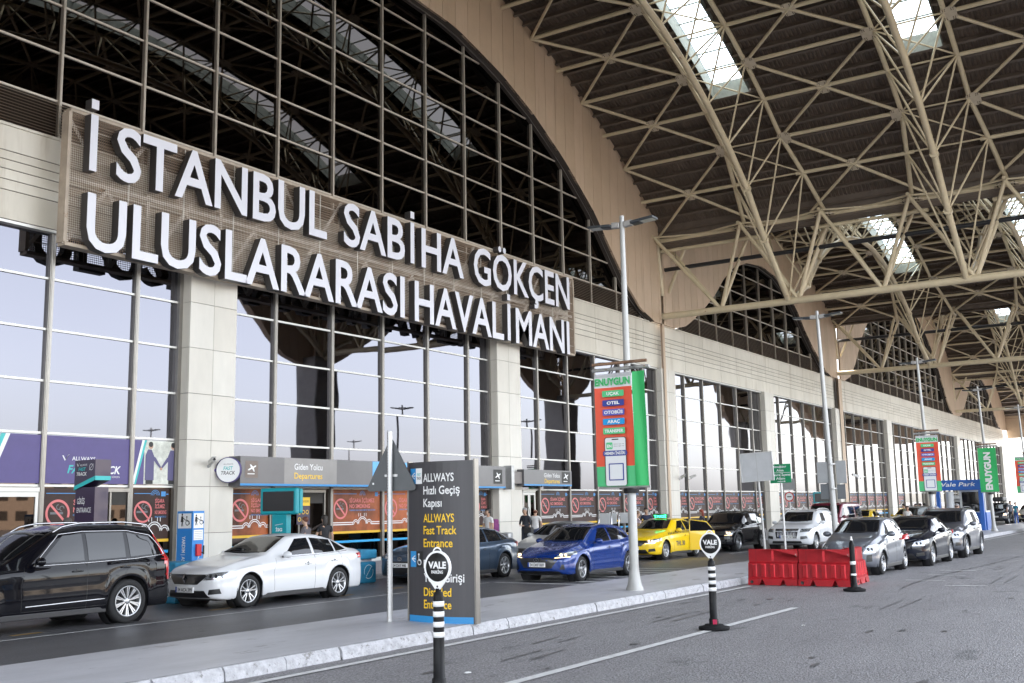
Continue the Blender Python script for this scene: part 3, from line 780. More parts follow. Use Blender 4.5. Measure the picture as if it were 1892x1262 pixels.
        # wheels
        for xc in (-fo, -fo-wb):
            key = (r, S['rim'])
            if key not in WHC:
                tb, rb = wheel_meshes(*key); t_ = tb.build('tyre'); q_ = rb.build('rim'); WHC[key] = (t_.data, q_.data); bpy.data.objects.remove(t_); bpy.data.objects.remove(q_)
            wl = bpy.data.objects.new('wheel', WHC[key][0]); COL.objects.link(wl); wl.parent = root
            st = S.get('steer', 0) if xc == -fo else 0
            wl.matrix_local = Matrix.Translation((xc, s*(Wd-.115), r)) @ Matrix.Rotation((0 if s < 0 else math.pi)+st, 4, 'Z')
            ri = bpy.data.objects.new('rim', WHC[key][1]); COL.objects.link(ri); ri.parent = wl
        if S.get('clad'):
            cb = MB()
            for xc in (-fo, -fo-wb):
                P_ = []
                for i in range(17):
                    a = math.pi*(.02+.96*i/16); P_.append(side_pt(xc+(ar+.03)*math.cos(a), r+(ar+.03)*math.sin(a), s, .004))
                cb.path(P_, .028, S['clad'], 6)
            cb.build('arch_trim', root)
        sb = MB(); sb.bbox((-fo-wb+ar, s*(Wd-.05)-.03, gc-.01), (-fo-ar, s*(Wd-.05)+.03, gc+.09), S.get('sillm', plast), .015); sb.build('sill', root)
    # windscreen and rear glass
    g = MB()
    wq = S['ws']     # (base x, base half width, top x, top half width)
    vs = []; nu, nv = 12, 10
    for j in range(nv+1):
        for i in range(nu+1):
            v = j/nv; u = i/nu*2-1; hw = wq[1]+(wq[3]-wq[1])*v; d = wq[0]+(wq[2]-wq[0])*v; y = u*hw; d = d+.10*(u*u)*(1-.4*v)
            vs.append(top_pt(-d, y, .007))
    g.raw(vs, [(j*(nu+1)+i, j*(nu+1)+i+1, (j+1)*(nu+1)+i+1, (j+1)*(nu+1)+i) for j in range(nv) for i in range(nu)], carglass, True); w_ = g.build('windscreen', root)
    wp = MB()
    for y0, y1 in ((-.55, .05), (.0, .52)):
        P_ = [top_pt(-wq[0]-.03, y0+(y1-y0)*i/6, .02)+Vector((-.0, 0, 0)) for i in range(7)]; wp.path(P_, .008, plast, 5)
    wp.build('wiper', w_)
    if S.get('rg'):
        g = MB(); rq = S['rg']; vs = []
        for j in range(nv+1):
            for i in range(nu+1):
                v = j/nv; u = i/nu*2-1; hw = rq[1]+(rq[3]-rq[1])*v; d = rq[0]+(rq[2]-rq[0])*v; vs.append(top_pt(-d, u*hw, .007))
        g.raw(vs, [(j*(nu+1)+i, j*(nu+1)+i+1, (j+1)*(nu+1)+i+1, (j+1)*(nu+1)+i) for j in range(nv) for i in range(nu)], carglass, True); g.build('rear_window', root)
    # face: list of (kind, quad, material)
    ff = lambda y, z, o=.006: front_pt(y, z, o)
    for nm, q, m, o in S['front']:
        for s in ((1, -1) if q[0][0]*q[2][0] > 0 and min(p[0] for p in q) > .05 else (1,)):
            b = MB(); patch(b, [(s*y, z) for y, z in q], lambda y, z: front_pt(y, z, o), m, 10, 6)
            if nm == 'headlight':
                (ax, ay), (bx, by), (cx, cy), (dx, dy) = q; mx, my = (ax+bx+cx+dx)/4, (ay+by+cy+dy)/4
                lit = S.get('lit')
                for k_, (u, rr) in enumerate(((.3, .045), (.62, .04))):
                    yy = ax+(bx-ax)*u; zz = (ay+by)/2*(.5)+(cy+dy)/2*.5
                    p = front_pt(s*(dx+(cx-dx)*u*1.0+ax*.0)*.5+s*(ax+(bx-ax)*u)*.5, zz, .012)
                    b.lathe([(0, .012), (rr*.5, .01), (rr, 0)], lamplit if lit else (lampc if m is not lampc else lampd), 14, Matrix.Translation(p) @ Matrix.Rotation(math.pi/2, 4, 'Y'))
                linep(b, [(s*ax, ay), (s*bx, by)], ff, .006, chrome if not S.get('lit') else lamplit)
            b.build(nm, root)
    if S.get('bars'):
        b = MB()
        for y0, y1, z, m in S['bars']: linep(b, [(y0, z), (y1, z)], lambda y, z: front_pt(y, z, .012), S.get('barw', .006), m, 16)
        for y, z0, z1, m in S.get('vbars', []): linep(b, [(y, z0), (y, z1)], lambda y, z: front_pt(y, z, .012), .007, m, 6)
        b.build('grille_bar', root)
    # number plates
    for sg, z in ((1, S.get('pz', .42)), (-1, S.get('pzr', .75))):
        p = front_pt(0, z, .02, sg); b = MB()
        b.M = frame(p, (0, 1, 0) if sg > 0 else (0, -1, 0), (0, 0, 1))
        b.box((-.26, -.056, -.03), (.26, .056, .0), platew); b.rect(-.26, -.056, -.215, .056, .0015, plateb)
        if S.get('plate'): b.text(S['plate'], .022, -.036, .073, .002, inkb, bold=.02, align='C', width=.42)
        b.build('number_plate', root)
    if S.get('emblem'):
        p = front_pt(0, S['ez'], .018); b = MB(); b.M = frame(p, (0, 1, 0), (0, 0, 1)); e = S['emblem']
        if e == 'diamond': b.ring(0, 0, .052, .085, 0, chrome, 45, 405, 4, .72); b.ring(0, 0, .052, .085, .01, chrome, 45, 405, 4, .72); b.M = b.M
        elif e == 'diamondv':
            o_ = [(0, .1), (.07, 0), (0, -.1), (-.07, 0)]; i_ = [(0, .05), (.032, 0), (0, -.05), (-.032, 0)]
            for k in range(4): b.raw([(*o_[k], 0), (*o_[(k+1) % 4], 0), (*i_[(k+1) % 4], .012), (*i_[k], .012)], [(0, 1, 2, 3), (3, 2, 1, 0)], chrome)
        elif e == 'oval_h': b.ring(0, 0, .045, .058, .003, chrome, sx=1.5); b.text('H', 0, -.03, .06, .003, chrome, 1.3, .03, shear=.4, align='C')
        elif e == 'rings':
            for k in range(4): b.ring(-.105+.07*k, 0, .037, .048, .003, chrome)
        elif e == 'oval': b.ring(0, 0, .04, .055, .003, chrome, sx=1.35); b.ring(0, 0, .028, .036, .003, chrome, sx=.7); b.ring(0, .015, .018, .026, .003, chrome, sx=2)
        elif e == 'round': b.disc(0, 0, .06, .003, mat('emblem_red', (.3, .02, .03), .3)); b.ring(0, 0, .055, .068, .004, chrome)
        elif e == 'text': b.text(S['etext'], 0, -.03, .055, .003, chrome, 1.5, .03, align='C')
        b.build('emblem', root)
    for nm, q, m in S.get('rear', []):
        for s in (1, -1):
            b = MB(); patch(b, [(s*y, z) for y, z in q], lambda y, z: front_pt(y, z, .006, -1), m); b.build(nm, root)
    for q in S.get('tside', []):
        for s in (1, -1):
            b = MB(); patch(b, [(-a, z) for a, z in q], lambda x, z: side_pt(x, z, s, .007), tailm); b.build('tail_light', root)
    for q in S.get('hside', []):
        for s in (1, -1):
            b = MB(); patch(b, [(-a, z) for a, z in q], lambda x, z: side_pt(x, z, s, .006), lampc); b.build('headlight', root)
    if S.get('rails'):
        for s in (1, -1):
            b = MB(); d0, d1 = S['rails']; P_ = []
            for i in range(13):
                d = d0+(d1-d0)*i/12; p = top_pt(-d, s*(Wd-.33), 0); P_.append(p+Vector((0, 0, .0 if i in (0, 12) else .055)))
            b.path(P_, .018, S.get('railm', chrome), 6); b.build('roof_rail', root)
    if S.get('antenna'):
        b = MB(); d = S['antenna']; p = top_pt(-d, 0, 0); b.tube(p, p+Vector((-.12, 0, .2)), .005, plast, 5); b.build('antenna', root)
    root['_'] = 0; del root['_']
    return root, dict(side=side_pt, top=top_pt, front=front_pt, root=root)

def mk(L, W_, H, wb, fo, **k):
    d = dict(L=L, W=W_, H=H, wb=wb, fo=fo); d.update(k); return d
# --- body types (distances from the nose, heights)
def sedan(pm, **k):
    d = mk(4.63, 1.81, 1.45, 2.71, .90, paint=pm, r=.33, rim='double', belt=[(0, .70), (.35, .78), (.9, .83), (1.5, .90), (3.2, .965), (4.2, 1.0), (4.63, .97)],
           prof=[(0, .76), (.25, .84), (.7, .93), (1.45, 1.03), (2.25, 1.40), (2.75, 1.447), (3.2, 1.42), (3.65, 1.31), (4.15, 1.08), (4.45, 1.05), (4.63, .98)],
           cowl=1.4, roof0=2.25, roof1=3.35, tail=4.2, ws=(1.50, .64, 2.24, .50), rg=(4.08, .58, 3.55, .50),
           win=[[(1.98, .99), (2.80, 1.0), (2.78, 1.345), (2.42, 1.33)], [(2.88, 1.0), (3.52, 1.015), (3.50, 1.28), (2.86, 1.345)], [(3.57, 1.02), (3.93, 1.05), (3.80, 1.14), (3.56, 1.265)]],
           wtrim=[(1.90, .965), (3.0, .975), (3.95, 1.02)],
           seams=[[(1.62, .30), (1.60, .70), (1.72, .95)], [(2.83, .24), (2.86, .97)], [(3.62, .55), (3.72, .8), (3.66, 1.0)], [(1.64, .26), (3.25, .25)]],
           handles=[(2.62, .80), (3.45, .82)], mirror=(1.92, 1.0), bow=.20, plate='34 ACA 399', pz=.40,
           front=[('grille', [(-.34, .50), (.34, .50), (.60, .70), (-.60, .70)], gril, .004), ('headlight', [(.48, .59), (.79, .60), (.85, .75), (.56, .71)], lampc, .006),
                  ('lower_grille', [(-.60, .24), (.60, .24), (.50, .38), (-.50, .38)], gril, .004), ('fog_light', [(.58, .30), (.80, .32), (.78, .42), (.60, .40)], gril, .005)],
           tside=[[(4.28, .84), (4.50, .84), (4.52, .96), (4.35, .96)]], rear=[('tail_light', [(.45, .84), (.84, .84), (.84, .95), (.45, .93)], tailm)], crease=.014)
    d.update(k); return d
def hatch(pm, **k):
    d = mk(4.04, 1.775, 1.45, 2.58, .84, paint=pm, r=.32, rim='five', belt=[(0, .60), (.35, .72), (.9, .82), (1.4, .90), (3.0, .97), (4.04, 1.0)],
           prof=[(0, .66), (.25, .78), (.6, .88), (1.15, .98), (1.95, 1.38), (2.5, 1.447), (3.1, 1.43), (3.55, 1.36), (3.85, 1.12), (4.04, 1.0)],
           cowl=1.1, roof0=1.95, roof1=3.45, tail=3.95, ws=(1.20, .64, 1.93, .50), rg=(3.9, .55, 3.6, .50), tlen=.22,
           win=[[(1.66, .98), (2.45, .99), (2.43, 1.34), (2.10, 1.325)], [(2.53, .995), (3.18, 1.01), (3.14, 1.30), (2.51, 1.34)], [(3.23, 1.02), (3.5, 1.05), (3.4, 1.17), (3.21, 1.28)]],
           seams=[[(1.46, .3), (1.42, .7), (1.5, .93)], [(2.48, .24), (2.5, .97)], [(3.1, .5), (3.26, .8), (3.22, 1.0)], [(1.48, .26), (2.95, .25)]],
           handles=[(2.30, .82), (3.08, .84)], mirror=(1.62, .99), bow=.2, plate='34 DKF 069', pz=.45,
           front=[('grille', [(-.42, .36), (.42, .36), (.62, .62), (-.62, .62)], gril, .004), ('headlight', [(.50, .62), (.80, .64), (.82, .75), (.60, .71)], lampc, .006),
                  ('lower_grille', [(-.66, .20), (.66, .20), (.62, .29), (-.62, .29)], gril, .004), ('fog_light', [(.62, .33), (.74, .33), (.72, .46), (.68, .46)], gril, .005)],
           tside=[[(3.78, .86), (3.92, .86), (3.93, .98), (3.80, .98)]], rear=[('tail_light', [(.45, .84), (.84, .84), (.82, .97), (.45, .95)], tailm)])
    d.update(k); return d
def suv(pm, **k):
    d = mk(4.34, 1.82, 1.68, 2.67, .84, paint=pm, r=.35, rim='five', gc=.22, lean=.20, belt=[(0, .72), (.35, .86), (.9, .95), (1.4, 1.0), (3.3, 1.05), (4.34, 1.08)],
           prof=[(0, .80), (.2, .92), (.6, 1.03), (1.25, 1.10), (1.95, 1.54), (2.5, 1.63), (3.3, 1.63), (3.95, 1.56), (4.2, 1.20), (4.34, 1.05)],
           cowl=1.2, roof0=1.95, roof1=3.95, tail=4.3, ws=(1.30, .66, 1.93, .56), rg=(4.18, .58, 4.0, .52), tlen=.2,
           win=[[(1.72, 1.08), (2.5, 1.085), (2.48, 1.49), (2.12, 1.47)], [(2.58, 1.085), (3.28, 1.10), (3.24, 1.48), (2.56, 1.49)], [(3.36, 1.12), (3.85, 1.15), (3.75, 1.38), (3.32, 1.46)]],
           seams=[[(1.5, .35), (1.48, .8), (1.55, 1.03)], [(2.54, .28), (2.56, 1.07)], [(3.2, .6), (3.38, .9), (3.34, 1.08)], [(1.5, .32), (3.0, .32)]],
           handles=[(2.35, .92), (3.18, .94)], mirror=(1.66, 1.09), bow=.16, plate='34 BNR 91', pz=.56, rails=(2.0, 3.95), railm=plast, clad=plast, nz=.66, tz=.85,
           front=[('grille', [(-.56, .66), (.56, .66), (.58, .82), (-.58, .82)], gril, .004), ('headlight', [(.58, .66), (.82, .68), (.84, .84), (.60, .84)], lampc, .006),
                  ('lower_grille', [(-.62, .32), (.62, .32), (.58, .50), (-.58, .50)], plast, .004), ('fog_light', [(.66, .40), (.82, .42), (.80, .52), (.68, .52)], gril, .005)],
           tside=[[(4.12, .85), (4.24, .85), (4.24, 1.1), (4.12, 1.1)]], rear=[('tail_light', [(.6, .85), (.82, .85), (.82, 1.1), (.6, 1.1)], tailm)])
    d.update(k); return d
def bigsuv(pm, **k):
    d = mk(4.95, 1.96, 1.77, 2.98, .88, paint=pm, r=.385, rim='multi', gc=.24, gap=.06, lean=.24, belt=[(0, .78), (.4, .90), (1, 1.0), (1.6, 1.04), (3.6, 1.09), (4.95, 1.12)],
           prof=[(0, .88), (.25, 1.0), (.8, 1.08), (1.55, 1.15), (2.45, 1.66), (3.0, 1.76), (3.9, 1.76), (4.5, 1.70), (4.8, 1.35), (4.95, 1.1)],
           cowl=1.5, roof0=2.4, roof1=4.5, tail=4.9, ws=(1.6, .70, 2.4, .60), rg=(4.82, .6, 4.56, .56), tlen=.22,
           win=[[(2.15, 1.13), (2.98, 1.14), (2.98, 1.60), (2.62, 1.575)], [(3.06, 1.14), (3.82, 1.16), (3.82, 1.60), (3.06, 1.605)], [(3.92, 1.165), (4.62, 1.20), (4.36, 1.50), (3.90, 1.595)]],
           wtrim=[(2.02, 1.09), (3.0, 1.10), (4.0, 1.125), (4.70, 1.175), (4.66, 1.28), (4.40, 1.535), (3.9, 1.63), (3.0, 1.64), (2.55, 1.60), (2.02, 1.09)],
           seams=[[(1.8, .38), (1.78, .8), (1.86, 1.08)], [(3.0, .32), (3.02, 1.1)], [(3.62, .45), (3.72, .8), (3.9, 1.12)], [(1.8, .36), (3.5, .36)]],
           sillline=[(1.86, .44), (3.45, .47)], handles=[(2.82, .97), (3.78, .99)], handm=plast, mirror=(2.08, 1.15), bow=.18, plate='34 FVK 12', pz=.5, rails=(2.5, 4.6), clad=None, nz=.7, tz=.9,
           front=[('grille', [(-.45, .60), (.45, .60), (.5, .88), (-.5, .88)], gril, .004), ('headlight', [(.6, .75), (.88, .78), (.9, .9), (.62, .88)], lampc, .006), ('lower_grille', [(-.6, .3), (.6, .3), (.55, .45), (-.55, .45)], plast, .004)],
           tside=[[(4.74, .72), (4.90, .72), (4.90, 1.0), (4.70, 1.0)], [(4.66, 1.0), (4.90, 1.0), (4.84, 1.14), (4.70, 1.14)], [(4.66, 1.14), (4.78, 1.14), (4.56, 1.55), (4.50, 1.55)]], rear=[('tail_light', [(.72, .8), (.9, .8), (.88, 1.1), (.74, 1.1)], tailm)])
    d.update(k); return d
def van(pm, **k):
    d = mk(4.57, 1.85, 1.93, 2.46, 1.1, paint=pm, r=.33, rim='steel', lean=.16, belt=[(0, .85), (.3, 1.0), (1, 1.05), (4.57, 1.08)],
           prof=[(0, .92), (.12, 1.12), (.3, 1.2), (.75, 1.70), (1.1, 1.88), (2, 1.93), (4.2, 1.91), (4.5, 1.75), (4.57, 1.2)], cowl=.22, roof0=.9, roof1=4.3, tail=4.57, tlen=.15,
           ws=(.34, .74, .88, .66), rg=None, win=[[(.62, 1.16), (1.45, 1.16), (1.45, 1.66), (.95, 1.64)], [(1.62, 1.16), (2.75, 1.16), (2.75, 1.68), (1.62, 1.68)], [(2.95, 1.16), (4.1, 1.16), (4.1, 1.68), (2.95, 1.68)]],
           seams=[[(.5, .4), (.5, 1.1)], [(1.54, .28), (1.54, 1.75)], [(2.85, .28), (2.85, 1.75)]], handles=[(1.4, .98)], mirror=(.62, 1.2), bow=.10, plate='34 TZ 408', pz=.45, nz=.7, tz=1.0,
           front=[('grille', [(-.5, .72), (.5, .72), (.5, .84), (-.5, .84)], gril, .004), ('headlight', [(.55, .7), (.8, .7), (.8, .88), (.55, .88)], lampc, .006)], cat='van')
    d.update(k); return d
# ------------------------------------------------------------------ the cars of this street
pw = paint('white', (.60, .61, .63), 0, .3); pk = paint('black', (.003, .003, .005), 0, .25); pb = paint('blue', (.0, .028, .19), .2, .25)
py_ = paint('taxi_yellow', (.78, .52, .0), 0, .3); psg = paint('steel_blue', (.045, .075, .12), .5, .3); psil = paint('silver_grey', (.13, .14, .165), .45, .3)
pnavy = paint('navy', (.004, .006, .014), .1, .25); pgr = paint('mid_grey', (.09, .095, .115), .4, .3); pmar = paint('maroon', (.13, .008, .025), .3, .3)
pwh2 = paint('pearl_white', (.50, .49, .48), .1, .3); psil2 = paint('light_silver', (.5, .51, .52), .5, .3); pbg = paint('beige', (.42, .40, .36), .2, .3)
PI = math.pi
def at(xfw, ynear, spec):
    """position of the nose when the front wheel stands at xfw and the near flank at ynear (car faces -X)"""
    return (xfw-spec['fo'], ynear+spec['W']/2-.02, 0)
def place(name, label, xfw, ynear, spec, dyaw=0, group='cars waiting along the kerb'):
    return car(name, label, at(xfw, ynear, spec), PI+dyaw, spec, group)
s_ = bigsuv(pk); place('black_suv', 'big black suv with chrome window trim and tall red tail lights at the left', 9.75, 16.62, s_, R(-1.0))
s_ = sedan(pw, emblem='diamondv', ez=.62, antenna=3.3); place('white_sedan', 'white sedan parked beside the blue assistance kiosk, plate 34 ACA 399', 15.82, 16.78, s_)
s_ = sedan(psg, L=4.63, wtrim=[(1.90, .965), (2.2, 1.2), (2.5, 1.36), (3.0, 1.37), (3.5, 1.31), (3.95, 1.04)], emblem='oval', ez=.66, plate='34 DAY 446', rim='y', pz=.50,
           front=[('grille', [(-.66, .26), (.66, .26), (.50, .60), (-.50, .60)], gril, .004), ('headlight', [(.46, .66), (.80, .66), (.85, .73), (.50, .71)], lampc, .006)])
place('blue_grey_sedan', 'dark blue grey sedan half hidden behind the tall directory sign', 22.9, 16.95, s_)
s_ = hatch(psil2); place('silver_hatchback', 'silver hatchback with only its roof showing behind the bright blue hatchback', 30.3, 17.7, s_)
s_ = hatch(pb, emblem='oval_h', ez=.565, lit=1, steer=R(6), mirm=pb, antenna=3.2, hside=[[(.20, .66), (.62, .70), (.70, .78), (.24, .74)]]); place('blue_hatchback', 'bright blue hatchback with lit headlights driving past the near lamp post', 24.75, 13.98, s_, R(-1.5))
s_ = sedan(py_, L=4.4, plate='34 THL 30', lit=1, emblem='round', ez=.62, pz=.42, mirm=py_,
           hside=[[(.24, .64), (.62, .68), (.66, .77), (.28, .74)]])
TX, TH = place('yellow_taxi', 'yellow taxi with checker stripe and its rear door open, behind the near lamp post', 35.4, 16.55, s_)
b = MB(); k = 0
for i in range(46):
    a0 = 1.25+i*.062
    for j in range(2):
        if (i+j) % 2: continue
        z = .86+.02*min(1, i/12)+j*.036+.035*i/46
        vs = [TH['side'](-(a0+dx), z+dz, 1, .005) for dx, dz in ((0, 0), (.062, 0), (.062, .036), (0, .036))]; b.raw(vs, [(0, 1, 2, 3), (3, 2, 1, 0)], inkb)
b.build('checker_stripe', TX)
b = MB(); p = TH['side'](-2.15, .55, 1, .008); b.M = frame(p, (-1, 0, 0), (0, 0, 1)); b.text('THL 30', 0, -.09, .17, 0, mat('ink_blue', (.01, .02, .12), .4), bold=.03, align='C', width=.75); b.build('door_lettering', TX)
b = MB(); p = TH['top'](-2.5, 0, 0); b.bbox((p.x-.09, -.3, p.z+.02), (p.x+.09, .3, p.z+.17), mat('taxi_sign', (.01, .05, .02), .4), .02)
grn = mat('green_led', (.05, .9, .25), .4, emit=(.03, 1, .25), estr=1.2); b.M = frame((p.x+.095, 0, p.z+.04), (0, 1, 0), (0, 0, 1)); b.text('TAKSİ', 0, .0, .09, 0, grn, bold=.03, align='C', width=.5); b.build('roof_sign', TX)
# open rear door of the taxi
b = MB(); Md = Matrix.Translation((-3.0, .90, 0)) @ Matrix.Rotation(R(-62), 4, 'Z'); b.M = Md
b.raw([(0, 0, .25), (-.85, 0, .28), (-.98, .0, .62), (-.92, -.02, .93), (0, -.02, .93), (0, .0, .6)], [(0, 1, 2, 3, 4, 5)], py_); b.raw([(0, .04, .25), (-.85, .04, .28), (-.98, .05, .62), (-.92, .03, .93), (0, .03, .93), (0, .05, .6)], [(5, 4, 3, 2, 1, 0)], py_)
b.raw([(0, 0, .25), (-.85, 0, .28), (-.98, .0, .62), (-.92, -.02, .93), (-.92, .03, .93), (-.98, .05, .62), (-.85, .04, .28), (0, .04, .25)], [(0, 1, 6, 7), (1, 2, 5, 6), (2, 3, 4, 5)], py_)
b.raw([(0, 0, .95), (-.88, 0, .95), (-.62, -.1, 1.26), (-.05, -.12, 1.34)], [(0, 1, 2, 3), (3, 2, 1, 0)], carglass); b.path([(0, 0, .93), (-.92, 0, .94), (-.64, -.1, 1.28), (-.03, -.12, 1.37), (0, 0, .93)], .022, py_, 6); b.build('door', TX, 'open yellow rear door')
s_ = suv(pk, L=4.3, emblem='text', etext='DD', ez=.74, lit=1, plate='34 BF 9171', bars=[(-.5, .5, .78, chrome), (-.5, .5, .70, chrome)]); 
place('black_suv', 'black compact suv with roof rails and warm headlights behind the yellow taxi', 42.2, 16.45, s_)
s_ = suv(pw, L=4.63, W=1.9, H=1.65, wb=2.81, fo=.92, emblem='rings', ez=.80, plate='35 BSR 161', rim='y', railm=chrome, clad=None, rails=(2.1, 4.0), bars=[(-.3, .3, z, plast) for z in (.6,)], vbars=[(y*.06, .56, .86, chrome) for y in range(-6, 7)],
         front=[('grille', [(-.42, .50), (.42, .50), (.48, .88), (-.48, .88)], gril, .004), ('headlight', [(.54, .74), (.85, .76), (.88, .88), (.56, .88)], lampc, .006), ('fog_light', [(.56, .46), (.82, .50), (.78, .60), (.56, .58)], gril, .005), ('lower_grille', [(-.62, .30), (.62, .30), (.58, .40), (-.58, .40)], plast, .004)])
place('white_suv', 'white suv with a tall chrome barred grille behind the white sign board', 43.6, 13.7, s_)
s_ = hatch(psil, L=3.6, W=1.6, H=1.485, wb=2.4, fo=.70, r=.29, plate='34 KR 2284', emblem='text', etext='KIA', ez=.70, mirm=psil, pz=.40, lean=.22,
           belt=[(0, .66), (.35, .78), (.9, .88), (1.4, .95), (2.8, 1.02), (3.6, 1.05)], prof=[(0, .72), (.2, .86), (.5, .95), (.95, 1.03), (1.7, 1.42), (2.2, 1.485), (2.8, 1.47), (3.25, 1.40), (3.45, 1.15), (3.6, 1.04)],
           cowl=.92, roof0=1.7, roof1=3.15, tail=3.55, ws=(1.02, .60, 1.68, .50), rg=(3.5, .5, 3.3, .45), hside=[[(.10, .60), (.42, .70), (.50, .80), (.16, .76)]],
           win=[[(1.42, 1.03), (2.1, 1.04), (2.08, 1.37), (1.82, 1.36)], [(2.17, 1.045), (2.78, 1.06), (2.74, 1.33), (2.15, 1.37)], [(2.83, 1.07), (3.05, 1.10), (2.98, 1.2), (2.81, 1.31)]],
           seams=[[(1.25, .3), (1.2, .7), (1.28, .97)], [(2.13, .24), (2.14, 1.0)], [(2.7, .5), (2.84, .8), (2.8, 1.04)], [(1.25, .26), (2.6, .25)]], handles=[(1.95, .86), (2.68, .88)], mirror=(1.38, 1.02), sillm=plast,
           front=[('grille', [(-.42, .60), (.42, .60), (.46, .67), (-.46, .67)], gril, .004), ('headlight', [(.44, .56), (.70, .58), (.74, .80), (.52, .70)], lampc, .006), ('lower_grille', [(-.44, .22), (.44, .22), (.36, .46), (-.36, .46)], gril, .004), ('fog_light', [(.50, .34), (.64, .36), (.64, .54), (.52, .52)], gril, .005)])
GQ = 'cars queued beside the island'
place('silver_grey_hatchback', 'small silver grey hatchback right behind the red barriers', 29.45, 7.5, s_, 0, GQ)
s_ = sedan(pnavy, L=4.4, wb=2.6, plate='34 CLA 57', emblem='diamondv', ez=.64, rim='steel', lit=None, hside=[[(.22, .66), (.58, .70), (.64, .78), (.26, .75)]]); place('navy_sedan', 'dark navy sedan between the silver grey hatchback and the grey suv', 33.8, 7.15, s_, 0, GQ)
s_ = suv(pgr, L=4.3, plate='34 DST 30', rim='y', emblem='text', etext='DD', ez=.74, hside=[[(.12, .72), (.50, .76), (.52, .88), (.16, .88)]]); place('grey_suv', 'grey suv with roof rails, last in the queue beside the island', 38.8, 7.1, s_, 0, GQ)
s_ = van(pmar); place('maroon_van', 'old maroon van passing behind the white suv', 53.0, 15.1, s_, 0, 'traffic further down the road')
GT = 'traffic further down the road'
s_ = sedan(py_, plate='34 TAB 12'); place('yellow_taxi', 'yellow taxi further on, just right of the maroon van', 63.0, 16.6, s_, 0, GT)
s_ = sedan(py_, plate='34 TEK 80'); place('yellow_taxi', 'farther yellow taxi beside the group of standing travellers', 70.5, 15.6, s_, 0, GT)
s_ = suv(psil2, rails=(2, 3.9)); place('silver_suv', 'silver suv with roof rails showing just above the grey suv', 60.0, 12.6, s_, 0, GT)
s_ = van(psil2, L=4.3, H=1.85); place('silver_van', 'silver van with a box on its roof beyond the blue booth', 88.0, 15.6, s_, 0, GT)
s_ = suv(pnavy, lit=1); place('navy_suv', 'navy suv with lit headlights and a roof box beyond the far banner post', 92.0, 13.6, s_, 0, GT)
s_ = hatch(pbg, lit=1); place('beige_hatchback', 'beige hatchback at the right edge, farthest along the road', 98.0, 12.1, s_, 0, GT)
s_ = suv(pgr); place('grey_suv', 'grey suv cut off by the right edge of the view', 68.0, 7.0, s_, 0, GT)
b = MB(); b.bbox((89.6, 14.2, 1.70), (91.6, 15.2, 2.1), plast, .08) if 0 else b.bbox((93.4, 14.1, 1.72), (95.3, 14.9, 2.08), plast, .1); o = b.build('roof_box'); tag(o, 'black roof box on top of the navy suv', 'roof box')
b = MB(); b.bbox((88.6, 16.2, 1.94), (89.9, 17.1, 2.3), psil2, .1); o = b.build('roof_box'); tag(o, 'pale box on top of the silver van', 'roof box')

# ------------------------------------------------------------------ name sign
white_l = mat('letter_face_white', (.66, .66, .72), .35)
sidem = mat('letter_side_dark', (.07, .065, .065), .45, .3)
mesh_m = mat('perforated_sheet', (.235, .165, .115), .6, .2, var=.22, vscale=.8, stain=((.26, .14, .07), 1.1, .6))
n_ = mesh_m.node_tree.nodes; l_ = mesh_m.node_tree.links; b_ = n_['Principled BSDF']
tc = n_.new('ShaderNodeTexCoord'); vo = n_.new('ShaderNodeTexVoronoi'); vo.inputs['Scale'].default_value = 16; vo.inputs['Randomness'].default_value = 0
l_.new(tc.outputs['Object'], vo.inputs[0]); mr_ = n_.new('ShaderNodeMath'); mr_.operation = 'LESS_THAN'; mr_.inputs[1].default_value = .42; l_.new(vo.outputs[0], mr_.inputs[0])
tp = n_.new('ShaderNodeBsdfTransparent'); mx = n_.new('ShaderNodeMixShader'); l_.new(mr_.outputs[0], mx.inputs[0]); l_.new(b_.outputs[0], mx.inputs[1]); l_.new(tp.outputs[0], mx.inputs[2]); l_.new(mx.outputs[0], n_['Material Output'].inputs[0])
SG = thing('airport_name_sign', 'long perforated brown sign with big white letters naming the airport', 'sign', (0, 0, 0))
SX0, SX1, SZ0, SZ1, SY = 16.6, 43.7, 9.03, 12.73, 24.75
b = MB(); b.M = FY(0, SY, 0); b.raw([(SX0, SZ0, 0), (SX1, SZ0, 0), (SX1, SZ1, 0), (SX0, SZ1, 0)], [(0, 1, 2, 3)], mesh_m); b.build('perforated_panel', SG)
fr = mat('sign_frame', (.40, .33, .26), .55, var=.15, vscale=3, stain=((.24, .12, .05), 2.5, .62)); frl = mat('sign_lattice', (.66, .62, .56), .6)
b = MB()
for z in (SZ0, SZ1): b.box((SX0, SY-.03, z-.045), (SX1, SY+.3, z+.045), fr)
for x in (SX0, SX1): b.box((x-.05, SY-.028, SZ0+.046), (x+.05, SY+.28, SZ1-.046), fr)
b.build('sign_frame', SG)
b = MB(); nb_ = 10; w_ = (SX1-SX0)/nb_; zm = (SZ0+SZ1)/2
b.box((SX0, SY+.06, zm-.06), (SX1, SY+.12, zm+.06), frl)
for i in range(nb_):
    a, c = SX0+i*w_, SX0+(i+1)*w_
    if i: b.box((a-.05, SY+.122, SZ0), (a+.05, SY+.18, SZ1), frl)
    for (x0, z0), (x1, z1) in (((a, SZ0), (c, SZ1)), ((a, SZ1), (c, SZ0))):
        d = Vector((x1-x0, 0, z1-z0)).normalized()*.055; q = Vector((-d.z, 0, d.x)); y = SY+(.04 if z0 < z1 else .19)
        b.raw([Vector((x0, y, z0))+q, Vector((x1, y, z1))+q, Vector((x1, y, z1))-q, Vector((x0, y, z0))-q], [(0, 1, 2, 3)], frl)
